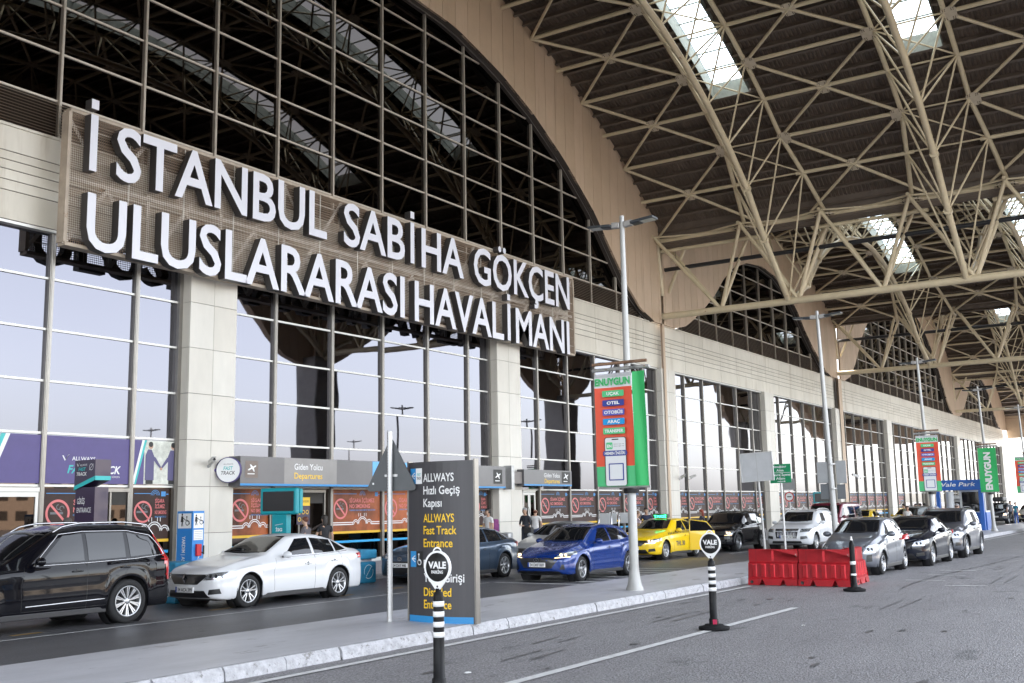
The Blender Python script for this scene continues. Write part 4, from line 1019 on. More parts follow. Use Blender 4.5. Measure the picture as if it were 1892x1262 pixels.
for k in range(1, 9):
    z = SZ0+k*(SZ1-SZ0)/9; b.box((SX0, SY+.014, z-.008), (SX1, SY+.03, z+.008), frl)
for k in range(1, 14):
    x = SX0+k*(SX1-SX0)/14; b.box((x-.01, SY-.006, SZ0), (x+.01, SY+.012, SZ1), frl)
for x in (18, 25, 32, 39, 43): b.box((x-.04, SY+.2, zm-.04), (x+.04, 25.5, zm+.04), fr); b.box((x-.04, SY+.2, SZ0+.3), (x+.04, 25.5, SZ0+.38), fr)
b.build('sign_lattice', SG)
def letters(word, xa, xb, z, h):
    full, _, wt = text_mesh(word, .020, 0, 0); sx = (xb-xa)/(wt*h)
    # place each letter by the width of the text before it
    for i, ch in enumerate(word):
        _, _, wi = text_mesh(word[:i+1], .020, 0, 0); vs, fs, wc = text_mesh(ch, .020, 0, 0)
        x = xa+(wi-wc)*h*sx
        if ch == 'İ':
            cxm = wc/2; hw = .072/sx*1.0; vs = [(cxm-hw, 0, 0), (cxm+hw, 0, 0), (cxm+hw, 1, 0), (cxm-hw, 1, 0), (cxm-hw, 1.10, 0), (cxm+hw, 1.10, 0), (cxm+hw, 1.27, 0), (cxm-hw, 1.27, 0)]; fs = [[0, 1, 2, 3], [4, 5, 6, 7]]
            if i == 0: vs = [(p[0]-cxm+hw, p[1], 0) for p in vs]
        b = MB(); b.M = FY(x, 24.40, z)
        V = [(p[0]*h*sx, p[1]*h, 0) for p in vs]; b.raw(V, fs, white_l)
        # side walls from boundary edges, and the back
        ed = {}
        for f in fs:
            for u, v in zip(f, f[1:]+f[:1]): ed[(u, v)] = 1
        bd = [(u, v) for (u, v) in ed if (v, u) not in ed]
        D = .28; nV = len(V); VV = [(p[0], p[1], -.008) for p in V]+[(p[0], p[1], -D) for p in V]
        b.raw(VV, [(v, u, nV+u, nV+v) for u, v in bd], sidem); b.raw(VV[nV:], [tuple(reversed(f)) for f in fs], sidem)
        xs_ = [p[0] for p in V]; xm = (min(xs_)+max(xs_))/2
        b.build('letter', SG)
for w, xa, xb, z in (('İSTANBUL', 17.0, 26.25, 11.08), ('SABİHA', 27.1, 34.25, 11.08), ('GÖKÇEN', 34.95, 42.75, 11.06), ('ULUSLARARASI', 17.0, 30.45, 8.96), ('HAVALİMANI', 31.05, 42.65, 8.94)): letters(w, xa, xb, z, 1.58)

# ------------------------------------------------------------------ window stickers, fast track panels, doors
pink = mat('sticker_pink', (.62, .16, .16), .45); orange_glare = mat('sticker_orange_glare', (.34, .09, .028), .4, var=.85, vscale=.45, spec=.3); bluel = mat('sticker_blue', (.06, .25, .55), .5)  # orange sticker tone: reflected glare painted in patches over the brown print
wht = mat('print_white', (.74, .74, .74), .45); yel = mat('print_yellow', (.80, .50, .02), .45); cyan = mat('strip_cyan', (.02, .32, .62), .4); ystr = mat('strip_yellow', (.70, .42, .02), .4)
purp = mat('banner_purple', (.085, .065, .20), .5, var=.06); purd = mat('banner_dark_purple', (.030, .018, .05), .35, coat=.3); teal = mat('banner_teal', (.03, .42, .42), .4); teal2 = mat('housing_teal', (.0, .27, .32), .35)
grey_s = mat('smoke_grey', (.12, .12, .13), .5)
stdark = mat('sticker_brown', (.045, .024, .02), .45, var=.4, vscale=.8, spec=.25)
def sticker(x0, x1, nm='window_sticker', z0=1.22, z1=2.66):
    b = MB(); b.M = FY(x0, 25.70, 0); w = x1-x0; b.rect(.02, z0, w-.02, z1, 0, orange_glare if 22 < x0 < 33 else stdark)
    r = min(.36, w*.16+.1); cx, cy = .10+r, 2.0
    b.line([(.1, 2.52), (w*.5, 2.52)], .02, .003, bluel)
    for k in range(3): b.ring(w*.62, 2.47, .05+.045*k, .066+.045*k, .003, bluel, 0, 180, 12)
    b.rect(w-.3, 2.44, w-.14, 2.58, .003, bluel); b.line([(w-.12, 2.5), (w-.04, 2.5)], .03, .003, bluel)
    b.rect(cx-.22, cy-.03, cx+.16, cy+.03, .003, grey_s); b.ring(cx+.12, cy+.12, .05, .075, .003, grey_s, 0, 270, 12); b.ring(cx+.02, cy+.16, .05, .075, .003, grey_s, 90, 300, 12)
    b.ring(cx, cy, r*.82, r, .004, pink); a = R(-45); b.line([(cx-r*.86*math.cos(a), cy-r*.86*math.sin(a)), (cx+r*.86*math.cos(a), cy+r*.86*math.sin(a))], r*.17, .004, pink)
    tx = cx+r+.10; tw = w-tx-.1
    if w > 2: L_ = (('SİGARA İÇİLMEZ', 2.22, min(tw, 1.35)), ('NO SMOKING', 2.02, min(tw, 1.1)))
    else: L_ = (('SİGARA', 2.26, tw*.8), ('İÇİLMEZ', 2.1, tw*.85), ('NO SMOKING', 1.93, tw))
    for t, z, ww in L_: b.text(t, tx, z, .14 if w > 2 else .11, .004, pink, bold=.02, width=ww)
    b.text('DUMANSIZ HAVA SAHASI SMOKE FREE AIR ZONE', tx, L_[-1][1]-.1, .05, .004, bluel, bold=.01, width=min(tw, 1.4))
    ax = w*.62; 
    for dy in (0, .07):
        b.line([(.05, 1.45+dy), (ax-.48, 1.45+dy)], .03, .004, wht); b.line([(ax+.48, 1.45+dy), (w-.05, 1.45+dy)], .03, .004, wht)
    for k, rr in ((0, .27), (-1, .17), (1, .17)):
        c_ = ax+k*.36
        for q in (0, .06): b.ring(c_, 1.45, rr-q-.025, rr-q, .004, wht, 0, 180, 16)
    for k in (-2, -1, 1, 2): b.line([(ax+k*.1, 1.72), (ax+k*.1, 1.84)], .02, .004, wht)
    b.rect(0.0, 1.14, w, 1.22, .01, ystr); b.rect(0.0, .82, w, .90, .01, cyan)
    b.build(nm, TERM)
GP = [X0+P*k for k in range(-3, 50)]
def bays_of(x):
    return next((b for b in bays if b[0]-.01 <= x <= b[1]), None)
cells = []
for bx0, bx1 in bays:
    e = [bx0+.16]+[g for g in GP if bx0+.3 < g < bx1-.3]+[bx1-.13]
    cells += list(zip(e, e[1:]))
doors = [(13.9, 16.95), (24.9, 27.7), (40.2, 41.35)]
def indoor(a, c): m = (a+c)/2; return any(d0 < m < d1 for d0, d1 in doors)
for a, c in cells:
    if a < 13 or a > 110 or indoor(a, c): continue
    if 16.9 < a < 18: sticker(a+.07, a+1.1); continue
    sticker(a+.08, c-.08)
redbr = mat('warm_interior', (.13, .06, .035), .6)
# doors
def door(x0, x1, n, zt=2.55):
    b = MB(); g = MB(); y = 25.62; w = (x1-x0)/n
    for i in range(n):
        a = x0+i*w; b.box((a+.01, y, .14), (a+.09, y+.05, zt), alul); b.box((a+w-.09, y, .14), (a+w-.01, y+.05, zt), alul); b.box((a+.09, y, zt-.12), (a+w-.09, y+.05, zt), alul); b.box((a+.09, y, .14), (a+w-.09, y+.05, .3), alul)
        g.raw([(a+.09, y+.03, .3), (a+w-.09, y+.03, .3), (a+w-.09, y+.03, zt-.12), (a+.09, y+.03, zt-.12)], [(0, 1, 2, 3)], doorg); b.tube((a+w-.14, y-.05, .9), (a+w-.14, y-.05, 1.4), .015, chrome, 6)
    b.box((x0, y-.02, zt+.01), (x1, y+.06, zt+.12), alul)
    o = b.build('door', TERM); g.build('door_glass', o)
door(14.1, 16.8, 2); door(19.95-1.0, 20.6, 1, 2.5) if 0 else None
# recessed sliding entrances with warm interiors
def entrance(x0, x1):
    b = MB(); y = 25.66; b.box((x0, y, .14), (x1, y+.02, 2.66), dark)
    b.box((x0+.1, y-.012, .2), (x1-.1, y-.002, 2.2), doorg); b.box((x0, y-.06, 2.56), (x1, y-.015, 2.66), alu)
    for x in (x0, (x0+x1)/2, x1-.06): b.box((x, y-.05, .14), (x+.05, y-.014, 2.55), alu)
    b.build('sliding_door', TERM)
entrance(18.3, 19.6); entrance(25.0, 27.6); door(40.25, 41.3, 2, 2.6)
b = MB(); b.M = FY(26.2, 25.60, 1.5); b.rect(0, 0, .62, .9, 0, purd); b.rect(0, .62, .62, .9, .003, yel)
for i in range(3):
    for j in range(2): b.ring(.13+.18*i, .17+.24*j, .05, .07, .004, yel)
b.text('DANGEROUS GOODS', .31, .73, .07, .005, inkb, align='C', width=.5, bold=.02); o = b.build('door_notice', TERM)
# purple fast track panels (z 2.78-4.02)
FT = 'purple fast track panels above the doors'
def ftpanel(x0, x1, label): o = MB(); o.M = FY(x0, 25.66, 0); o.rect(.08, 2.78, x1-x0-.08, 4.04, 0, purp); return o
b = ftpanel(13.9, 16.9, ''); b.flat([(.08, 2.78), (1.45, 2.78), (1.95, 4.04), (.08, 4.04)], .003, mat('photo_pale', (.30, .36, .42), .5, var=.3, vscale=2)); b.flat([(1.30, 2.78), (1.42, 2.78), (1.92, 4.04), (1.80, 4.04)], .005, teal); b.flat([(1.42, 2.78), (1.54, 2.78), (2.04, 4.04), (1.92, 4.04)], .005, wht)
tag(b.build('fast_track_panel'), 'leftmost purple panel with pale photo and teal and white slanted stripes', 'sign', FT)
def wings(b, x, y, s, z=.006):
    b.flat([(x, y+.9*s), (x+.25*s, y+.9*s), (x+.6*s, y+.25*s), (x+.5*s, y)], z, wht)
    for k in range(3): b.flat([(x+(.55+.05*k)*s, y+(.1+.12*k)*s), (x+(1.0+.1*k)*s, y+(.85+.1*k)*s), (x+(1.15+.1*k)*s, y+(.95+.1*k)*s), (x+(.68+.05*k)*s, y+(.12+.12*k)*s)], z, wht)
b = ftpanel(16.9, 19.66, ''); wings(b, .55, 3.38, .16); b.text('ALLWAYS', .85, 3.40, .11, .005, wht, width=.72, bold=.005)
b.text('FAST', .72, 3.06, .22, .005, teal, bold=.03, shear=.25, width=.72); b.text('TRACK', 1.50, 3.06, .22, .005, wht, bold=.03, shear=.25, width=.90); b.text('İSG. SABİHA GÖKÇEN', 1.75, 2.95, .05, .005, wht, width=.62)
tag(b.build('fast_track_panel'), 'purple panel lettered fast track, over the sliding door', 'sign', FT)
b = ftpanel(19.66, 21.30, '')
wp_ = b.rect(.42, 2.78, 1.56, 4.04, .003, mat('photo_hall', (.55, .56, .50), .5, var=.3, vscale=5)); b.flat([(.08, 2.78), (.16, 2.78), (.50, 4.04), (.42, 4.04)], .005, teal); b.flat([(.02+.08, 2.78), (.02+.0, 2.78), (.34, 4.04), (.42, 4.04)], .006, wht)
suit = mat('photo_suit', (.10, .09, .19), .6); skp = mat('photo_skin', (.45, .28, .2), .6)
for s, cx in ((1, .62), (-1, 1.42)):
    b.flat([(cx-.16, 2.9), (cx+.15, 2.9), (cx+.14, 3.6), (cx+.05, 3.78), (cx-.08, 3.78), (cx-.16, 3.6)], .007+.001*s, suit)
    b.flat([(cx+s*.08, 3.62), (cx+s*.12, 3.48), (cx+s*.40, 3.20), (cx+s*.40, 3.28), (cx+s*.2, 3.55)], .010+.001*s, suit); b.disc(cx+.02, 3.88, .085, .008, skp, 14); b.disc(cx+.02, 3.93, .08, .0085, inkb, 12)
    b.flat([(cx-.13, 2.79), (cx+.12, 2.79), (cx+.12, 2.9), (cx-.13, 2.9)], .0075, inkb)
b.disc(1.02, 3.23, .045, .013, skp, 10)
tag(b.build('fast_track_panel'), 'purple panel with a photo of two suited men shaking hands', 'sign', FT)

# ------------------------------------------------------------------ entrance signs
sgrey = mat('sign_grey_metal', (.12, .118, .125), .28, .35, var=.1, vscale=.6); sbl = mat('sign_blue_edge', (.02, .22, .50), .4); slb = mat('sign_light_blue', (.10, .33, .62), .3, .3)
steelr = mat('brushed_steel', (.20, .195, .195), .35, .7, var=.1, vscale=1.5)
def plane_icon(b, x, y, s, z, m):
    b.flat([(x-.5*s, y-.05*s), (x-.36*s, y-.10*s), (x+.42*s, y+.22*s), (x+.5*s, y+.33*s), (x+.38*s, y+.34*s), (x-.3*s, y+.07*s)], z, m)
    b.flat([(x-.12*s, y+.1*s), (x-.25*s, y+.42*s), (x-.14*s, y+.42*s), (x+.16*s, y+.2*s)], z+.001, m); b.flat([(x-.02*s, y+.08*s), (x+.22*s, y-.2*s), (x+.30*s, y-.17*s), (x+.2*s, y+.18*s)], z+.001, m)
    b.rect(x-.5*s, y-.42*s, x+.3*s, y-.34*s, z, m)
b = MB(); y = 24.75; xa, xb, za, zb = 22.9, 37.55, 2.74, 3.64
b.box((xa, y, za), (xb, 25.5, zb), sgrey); b.M = FY(0, y, 0)
b.rect(24.75, za+.07, 27.2, zb-.01, .003, steelr); b.rect(29.05, za+.07, 33.2, zb-.01, .003, slb); b.rect(xa, za, xb, za+.07, .005, sbl)
b.rect(23.1, 2.98, 23.62, 3.5, .004, mat('icon_brown', (.16, .12, .10), .4)); plane_icon(b, 23.37, 3.24, .36, .006, wht)
b.text('Giden Yolcu', 26.5, 3.27, .20, .006, wht, bold=.015, align='R', width=1.3); b.text('Departures', 26.5, 2.98, .20, .006, yel, bold=.015, align='R', width=1.3)
b.rect(36.65, 2.92, 37.3, 3.5, .004, inkb); plane_icon(b, 36.98, 3.2, .42, .006, wht)
tag(b.build('departures_sign'), 'long grey and light blue departures sign over the wide entrance', 'sign')
b = MB(); xa, xb = 39.0, 43.1; b.box((xa, y, 2.86), (xb, y+.35, 3.56), sgrey); b.box((38.3, y+.1, 2.95), (39.0, y+.25, 3.45), mat('bracket_grey', (.2, .18, .17), .5)); b.box((38.1, y+.05, 2.7), (38.32, 25.2, 3.7), pole); b.M = FY(0, y, 0); b.rect(xa, 2.86, xb, 2.93, .004, sbl)
b.text('Giden Yolcu', 42.0, 3.24, .19, .005, wht, align='R', width=1.35, bold=.01); b.text('Departures', 42.0, 2.99, .19, .005, yel, align='R', width=1.3, bold=.01); b.rect(42.2, 2.98, 42.95, 3.5, .004, inkb); plane_icon(b, 42.57, 3.24, .44, .006, wht)
tag(b.build('departures_sign'), 'small dark grey departures sign on a bracket beside the second pillar', 'sign')
# round fast track sign and cameras
t = thing('round_sign', 'round white fast track sign with purple rim on the first pillar', 'sign', (22.58, 24.9, 3.21))
b = MB(); b.lathe([(0, -.06), (.36, -.06), (.39, -.05), (.39, .06), (.37, .075)], purp, 32, Matrix.Rotation(-PI/2, 4, 'Y')); b.tube((-.0, .36, 0), (0, .52, 0), .055, purp, 12); b.build('rim', t)
b = MB(); b.M = FX(-.062, 0, 0); b.disc(0, 0, .365, 0, wht); b.text('ALLWAYS', 0, .15, .05, .002, grey_s, align='C', width=.3); b.text('FAST', .0, .0, .11, .002, teal, align='C', bold=.03, shear=.2, width=.3); b.text('TRACK', 0, -.14, .11, .002, inkb, align='C', bold=.02, shear=.2, width=.44); b.build('face', t)
t.rotation_euler = (0, 0, R(28))
def cctv(x, y, z, rz, lab, s=.8):
    t = thing('security_camera', lab, 'camera', (x, y, z), rz, 'security cameras on the pillars'); t.scale = (s, s, s)
    b = MB(); b.bbox((-.22, -.07, -.06), (.2, .07, .08), mat('camera_grey', (.45, .44, .42), .4), .015, Matrix.Rotation(R(18), 4, 'Y')); b.box((-.29, -.08, .085), (.2, .08, .095), mat('camera_grey', (0, 0, 0)), Matrix.Rotation(R(18), 4, 'Y')); b.build('housing', t)
    b = MB(); b.tube((.0, 0, -.06), (.12, 0, -.16), .025, pole, 6); b.tube((.12, 0, -.16), (.32, 0, -.16), .025, pole, 6); b.lathe([(0, .01), (.06, .01), (.06, 0)], pole, 12, Matrix.Translation((.32, 0, -.16)) @ Matrix.Rotation(-PI/2, 4, 'Y')); b.build('bracket', t)
    b = MB(); b.lathe([(0, 0), (.045, 0), (.05, .03)], inkb, 12, Matrix.Translation((-.225, 0, .07)) @ Matrix.Rotation(-PI/2+R(18), 4, 'Y')); b.build('lens', t)
cctv(22.0, 25.0, 3.45, R(70)+PI/2*0, 'grey security camera left of the round white sign'); cctv(23.1, 24.98, 3.5, R(95), 'grey security camera poking out behind the round white sign')
cctv(56.1, 24.98, 3.5, R(75), 'left of two security cameras on the third pillar'); cctv(57.0, 24.8, 3.5, R(110), 'right of two security cameras on the third pillar')
# ------------------------------------------------------------------ street furniture
lampg = mat('lamp_pole_white', (.34, .34, .33), .4, .25, var=.06, vscale=3); rust = mat('rusty_bar', (.22, .13, .08), .7, var=.4, vscale=8)
lampx = [20.75, 35.4, 50.2, 65.3, 80.2]
GRN = mat('banner_green', (.03, .42, .12), .55, bump=.1, bscale=8); RED = mat('banner_red', (.72, .085, .04), .55, bump=.1, bscale=8); BNW = mat('banner_white', (.68, .69, .70), .55); NAV = mat('banner_navy', (.02, .04, .26), .5); BLU = mat('banner_mid_blue', (.09, .10, .42), .5); SKYB = mat('banner_sky', (.0, .28, .62), .5)
LGR = mat('banner_light_green', (.08, .50, .20), .5)
def lamp(x, lab, y=10.45, grp='street lamps along the island', lean=0):
    t = thing('street_lamp', lab, 'street lamp', (x, y, .15), 0, grp)
    b = MB(); b.lathe([(.195, 0), (.19, .03), (.15, .12), (.125, .26), (.105, .42), (.10, .5), (.092, 2.5), (.085, 2.52), (.078, 4.6), (.052, 7.9), (.05, 8.15)], lampg, 20); b.lathe([(0, 8.15), (.05, 8.15)], lampg, 20); b.build('pole', t)
    for s in (-1, 1):
        b = MB(); M = Matrix.Translation((0, 0, 7.93)) @ Matrix.Rotation(0 if s > 0 else PI, 4, 'Z') @ Matrix.Rotation(R(-90), 4, 'Z') @ Matrix.Rotation(R(-4), 4, 'Y')
        b.bbox((.05, -.05, -.06), (.26, .05, .08), mat('lamp_arm', (.35, .34, .33), .4, .6), .02, M)
        b.bbox((.24, -.13, -.045), (.48, .13, .035), mat('lamp_head_dark', (.05, .055, .06), .35, .4), .03, M); b.bbox((.46, -.15, -.03), (.82, .15, .03), mat('lamp_head_dark', (0, 0, 0)), .025, M)
        b.box((.5, -.11, -.036), (.78, .11, -.031), mat('led_glass', (.5, .5, .45), .2), M); b.build('lamp_head', t)
    if lean: t.rotation_euler = (lean, 0, 0)
    return t
labs = ['near street lamp carrying the tall red and green banner', 'second street lamp, with grey sign backs strapped to its pole', 'third street lamp, rising behind the navy sedan with a red banner', 'fourth street lamp, with the all green banner', 'fifth street lamp, at the right edge of the view']
for i, (x, l) in enumerate(zip(lampx, labs)): lamp(x, l, lean=[0, R(-1.2), R(-1.5), R(-1.8), R(-1.5)][i])
for x in (8, 30, 52, 74, 96): lamp(x, 'street lamp out on the open forecourt, mirrored in the facade glass', -14, 'street lamps on the forecourt')
def banner(x, side, kind, lab):
    """side: +1 hangs on the terminal side of the pole, faces up the road"""
    t = thing('banner', lab, 'banner', (x, 10.45, .15), 0, 'advertising banners hung on the street lamps')
    y0, y1 = (.72, -.19) if side > 0 else (-.20, -.50) if side < 0 else (.5, -.45)
    z0, z1 = 2.18, 4.62
    b = MB()
    for z in (z1+.10,): b.tube((-.16, y0+.05, z+.12), (-.16, y1-.05, z+.12), .035, rust, 8); b.tube((-.10, y0+.08, z), (-.10, y1-.08, z), .04, lampg, 8)
    b.tube((.1, y0, z1+.1), (-.16, y0-.3, z1+.1), .012, rust, 5); b.tube((-.10, y0, z0-.02), (-.10, y1, z0-.02), .025, lampg, 8); b.lathe([(.17, -.05), (.17, .05)], plast, 16, Matrix.Translation((0, 0, z0-.1)))
    b.build('bar', t)
    b = MB(); b.M = FX(-.17, y0, 0); w = abs(y0-y1); nx, nz = 8, 14; V = []
    def zz(u, v): return .02*math.sin(u*5+v*3)+.012*math.sin(v*9)
    def sheet_(u0, v0, u1, v1, m, o=0):
        n1, n2 = 8, max(2, int((v1-v0)*14)); V = [((u0+(u1-u0)*i/n1)*w, z0+(v0+(v1-v0)*j/n2)*(z1-z0), zz(u0+(u1-u0)*i/n1, v0+(v1-v0)*j/n2)+o) for j in range(n2+1) for i in range(n1+1)]
        b.raw(V, [(j*(n1+1)+i, j*(n1+1)+i+1, (j+1)*(n1+1)+i+1, (j+1)*(n1+1)+i) for j in range(n2) for i in range(n1)], m, True)
    if kind == 'ad':
        sheet_(0, .0, 1, .175, LGR); sheet_(0, .175, 1, .875, RED); sheet_(0, .875, 1, .965, BNW); sheet_(0, .965, 1, 1, mat('hem_grey', (.45, .45, .47), .6))
        T = .05
        b.text('ENUYGUN', w/2, z0+.895*(z1-z0), .155, T, GRN, bold=.06, align='C', width=w*.94)
        for k, (s_, m_) in enumerate((('UÇAK', LGR), ('OTEL', NAV), ('OTOBÜS', BLU), ('ARAÇ', SKYB), ('TRANSFER', LGR))):
            v = .79-k*.083; zc = z0+v*(z1-z0); b.rrect(w*.22, zc, w*.80, zc+.135, .02, T, m_); b.text(s_, w*.51, zc+.035, .068, T+.004, wht, bold=.05, align='C', width=w*min(.5, .085*len(s_)))
        b.rrect(w*.24, z0+.02, w*.82, z0+.43*(z1-z0), .05, T-.002, inkb); b.rrect(w*.26, z0+.01, w*.80, z0+.425*(z1-z0), .045, T, BNW)
        b.rrect(w*.44, z0+.405*(z1-z0), w*.62, z0+.415*(z1-z0), .01, T+.004, inkb)
        b.rrect(w*.29, z0+.325*(z1-z0), w*.46, z0+.385*(z1-z0), .02, T+.004, LGR); b.text('EN', w*.375, z0+.34*(z1-z0), .065, T+.008, wht, bold=.05, align='C', width=w*.12)
        for k in range(2): b.text('Binlerce uçak, otel', w*.49, z0+(.365-.018*k)*(z1-z0), .02, T+.004, inkb, width=w*.27)
        b.rrect(w*.20, z0+.265*(z1-z0), w*.84, z0+.312*(z1-z0), .045, T+.006, NAV); b.text('HEMEN İNDİR!', w*.52, z0+.277*(z1-z0), .06, T+.01, wht, bold=.05, align='C', width=w*.54)
        b.rrect(w*.34, z0+.05*(z1-z0), w*.74, z0+.20*(z1-z0), .02, T+.004, NAV); b.rect(w*.37, z0+.06*(z1-z0), w*.71, z0+.19*(z1-z0), T+.007, BNW)
    else:
        sheet_(0, 0, 1, 1, GRN); b.text('ENUYGUN', w*.66, z0+.1, .34 if kind == 'tall' else .3, .05, wht, bold=.07, rot=PI/2, width=(z1-z0)*.86*1.0) if kind == 'tall' else None
    b.build('cloth', t)
    return t
banner(20.75, 1, 'ad', 'red and green travel advert banner on the near lamp, nearest of the banners')
t = banner(20.75, -1, 'plain', 'plain bright green banner on the road side of the near lamp')
banner(50.2, 0, 'ad', 'red and green travel advert banner on the third lamp')
banner(65.3, 0, 'tall', 'all green banner with white upright lettering on the fourth lamp'); banner(80.2, 1, 'ad', 'red advert banner cut by the right edge of the view, on the fifth lamp')
# directory totem on the island
t = thing('directory_totem', 'tall dark grey directory sign with white and yellow wording on the island', 'sign', (13.9, 10.38, .15))
tg = mat('totem_grey', (.050, .048, .053), .42, .15, var=.12, vscale=1.2, stretch=(1, 6, .25))
b = MB(); n = 10; W_ = 1.29; pr = [(-(.05+.11*math.sin(PI*i/n)), W_/2-W_*i/n) for i in range(n+1)]; bk = [(.05+.11*math.sin(PI*i/n), -W_/2+W_*i/n) for i in range(n+1)]
b.prism(pr+bk, 0, 2.52, tg)
b.box((-.055, -W_/2-.03, 0), (.055, -W_/2, 2.54), alu); b.box((-.055, W_/2, 0), (.055, W_/2+.03, 2.54), alu); b.build('body', t)
def bent(b0, fn):   # text wrapped on the bowed front
    b = MB(); fn(b); b.v = [Vector((-(.052+.11*math.sin(PI*min(1, max(0, v.x/W_))))-v.z, W_/2-v.x, v.y)) for v in b.v]; return b
b = bent(None, lambda b: [b.rect(.02+i*.125, .0, .02+(i+1)*.125, .10, .004, sbl) for i in range(10)]); b.build('base_stripe', t)
def tt(b):
    for s, z, m_, w in (('ALLWAYS', 2.20, wht, .60), ('Hızlı Geçiş', 2.0, wht, .70), ('Kapısı', 1.80, wht, .38), ('ALLWAYS', 1.56, yel, .60), ('Fast Track', 1.37, yel, .64), ('Entrance', 1.17, yel, .57), ('Engelli', .84, wht, .44), ('Yolcu Girişi', .63, wht, .76), ('Disabled', .41, yel, .54), ('Entrance', .22, yel, .54)):
        b.text(s, .37, z, .135, .004, m_, bold=.02, width=w)
    for z in (2.30, .98):
        b.rect(.05, z-.13, .19, z+.12, .004, sbl); b.line([(.085, z), (.165, z+.05)], .014, .006, wht); b.line([(.085, z), (.165, z-.05)], .014, .006, wht); b.line([(.085, z), (.175, z)], .014, .006, wht)
    b.rect(.19, 2.17, .34, 2.42, .004, wht); b.text('FAST', .265, 2.30, .045, .006, teal, align='C', width=.09, bold=.02); b.text('TRACK', .265, 2.24, .045, .006, inkb, align='C', width=.11, bold=.02)
    b.rect(.19, .85, .34, 1.10, .004, inkb); b.ring(.27, .93, .035, .047, .006, wht); b.disc(.255, 1.05, .018, .006, wht, 10); b.line([(.255, 1.03), (.26, .96), (.3, .95), (.31, .91)], .014, .006, wht)
b = bent(None, tt); b.build('lettering', t)
# triangular sign seen from behind
t = thing('triangular_road_sign', 'triangular road sign seen from behind on a galvanised post', 'sign', (13.66, 11.27, .15), R(8))
b = MB(); b.tube((0, 0, 0), (0, 0, 3.04), .045, pole, 14); b.lathe([(0, 3.04), (.045, 3.04)], pole, 14)
for k in range(60): b.lathe([(.006, 0), (.0, .001)], inkb, 6, Matrix.Translation((-.046, .012, .4+k*.045)) @ Matrix.Rotation(-PI/2, 4, 'Y'))
b.build('post', t)
gb = mat('sign_back_grey', (.085, .09, .095), .5, .3, var=.1); b = MB()
s_ = .46; p = []
for ax, ay, a0 in ((-s_+.05, 2.12, 150), (s_-.05, 2.12, -90), (0, 2.86, 30)):
    for k in range(5): a = R(a0+30*k); p.append((ax+.05*math.cos(a), ay+.05*math.sin(a)))
b.M = frame((.055, 0, 0), (0, -1, 0), (0, 0, 1)); b.prism(p, -.004, .008, gb); b.prism([(x*.93, 2.37+(y-2.37)*.93) for x, y in p], -.012, -.004, mat('sign_front', (.5, .3, .28), .4)); b.rect(-.36, 2.18, -.33, 2.21, .012, wht); b.box((-.12, 2.3, .008), (.12, 2.34, .02), pole); b.build('triangle', t)
# sign boards behind the barriers
def board(x, y, z0, z1, w, h, lab, face, m_, name='sign_board', txt=None, lean=0):
    t = thing(name, lab, 'sign', (x, y, .15)); b = MB(); b.tube((.03, 0, 0), (.03, 0, z1), .032, m_, 10); b.build('post', t)
    b = MB(); b.bbox((0, -w/2, z1-h-z0*0), (.02 if 0 else .018, w/2, z1), face, .006)
    if txt: txt(b, w, z1, h)
    else:
        for yy in (-w/2, w/2-.02): b.box((-.02, yy, z1-h), (0-.001, yy+.02, z1), pole)
        for zz_ in (z1-h, z1-.02): b.box((-.02, -w/2+.02, zz_), (-.001, w/2-.02, zz_+.02), pole)
    b.build('board', t)
    if lean: t.rotation_euler = (lean, 0, 0)
    return t
board(28, 10.18, 0, 3.13, .92, .78, 'blank white sign board on a thin post behind the red barriers', mat('board_white', (.42, .43, .44), .5, var=.08, vscale=3), lampg, lean=R(-2.5))
sg_g = mat('smoking_green', (.0, .22, .085), .45)
def smk(b, w, z1, h):
    b.M = FX(-.001, w/2, z1-h); b.rect(.02, h*.53, w-.02, h*.55, .003, wht)
    for s, v in (('Smoking', .80), ('Area', .61), ('Sigara İçme', .37), ('Alanı', .18)): b.text(s, w/2, h*v, .065, .003, wht, align='C', bold=.03, width=w*.085*len(s))
    b.line([(w*.35, h*.08), (w*.7, h*.08)], .015, .003, wht); b.flat([(w*.66, h*.03), (w*.74, h*.08), (w*.66, h*.13)], .0035, wht)
board(29, 9.98, 0, 2.83, .60, .52, 'green smoking area sign with white wording on a thin post', sg_g, pole, 'smoking_area_sign', smk, lean=R(-.5))
t = thing('sign_board', 'grey sign backs strapped to the second street lamp', 'sign', (35.4, 10.45, .15)); gs = mat('sheet_back_grey', (.33, .34, .35), .45, .3, var=.08)
b = MB()
for y0, y1, z0, z1 in ((.12, .50, 2.38, 3.08), (-.46, -.13, 2.36, 3.10)): b.bbox((-.02, y0, z0), (.0, y1, z1), gs, .006)
gd = mat('sheet_back_dark', (.13, .14, .15), .5); 
for y0, y1, z0, z1 in ((.13, .42, 1.86, 2.36), (-.40, -.13, 1.86, 2.33)): b.bbox((-.02, y0, z0), (.0, y1, z1), gd, .006)
for z in (3.0, 2.2): b.lathe([(.14, -.02), (.14, .02)], pole, 12, Matrix.Translation((0, 0, z)))
b.build('board', t)
cctv(35.6, 9.75, 2.75, R(-60), 'security camera hanging on the second street lamp', .5)
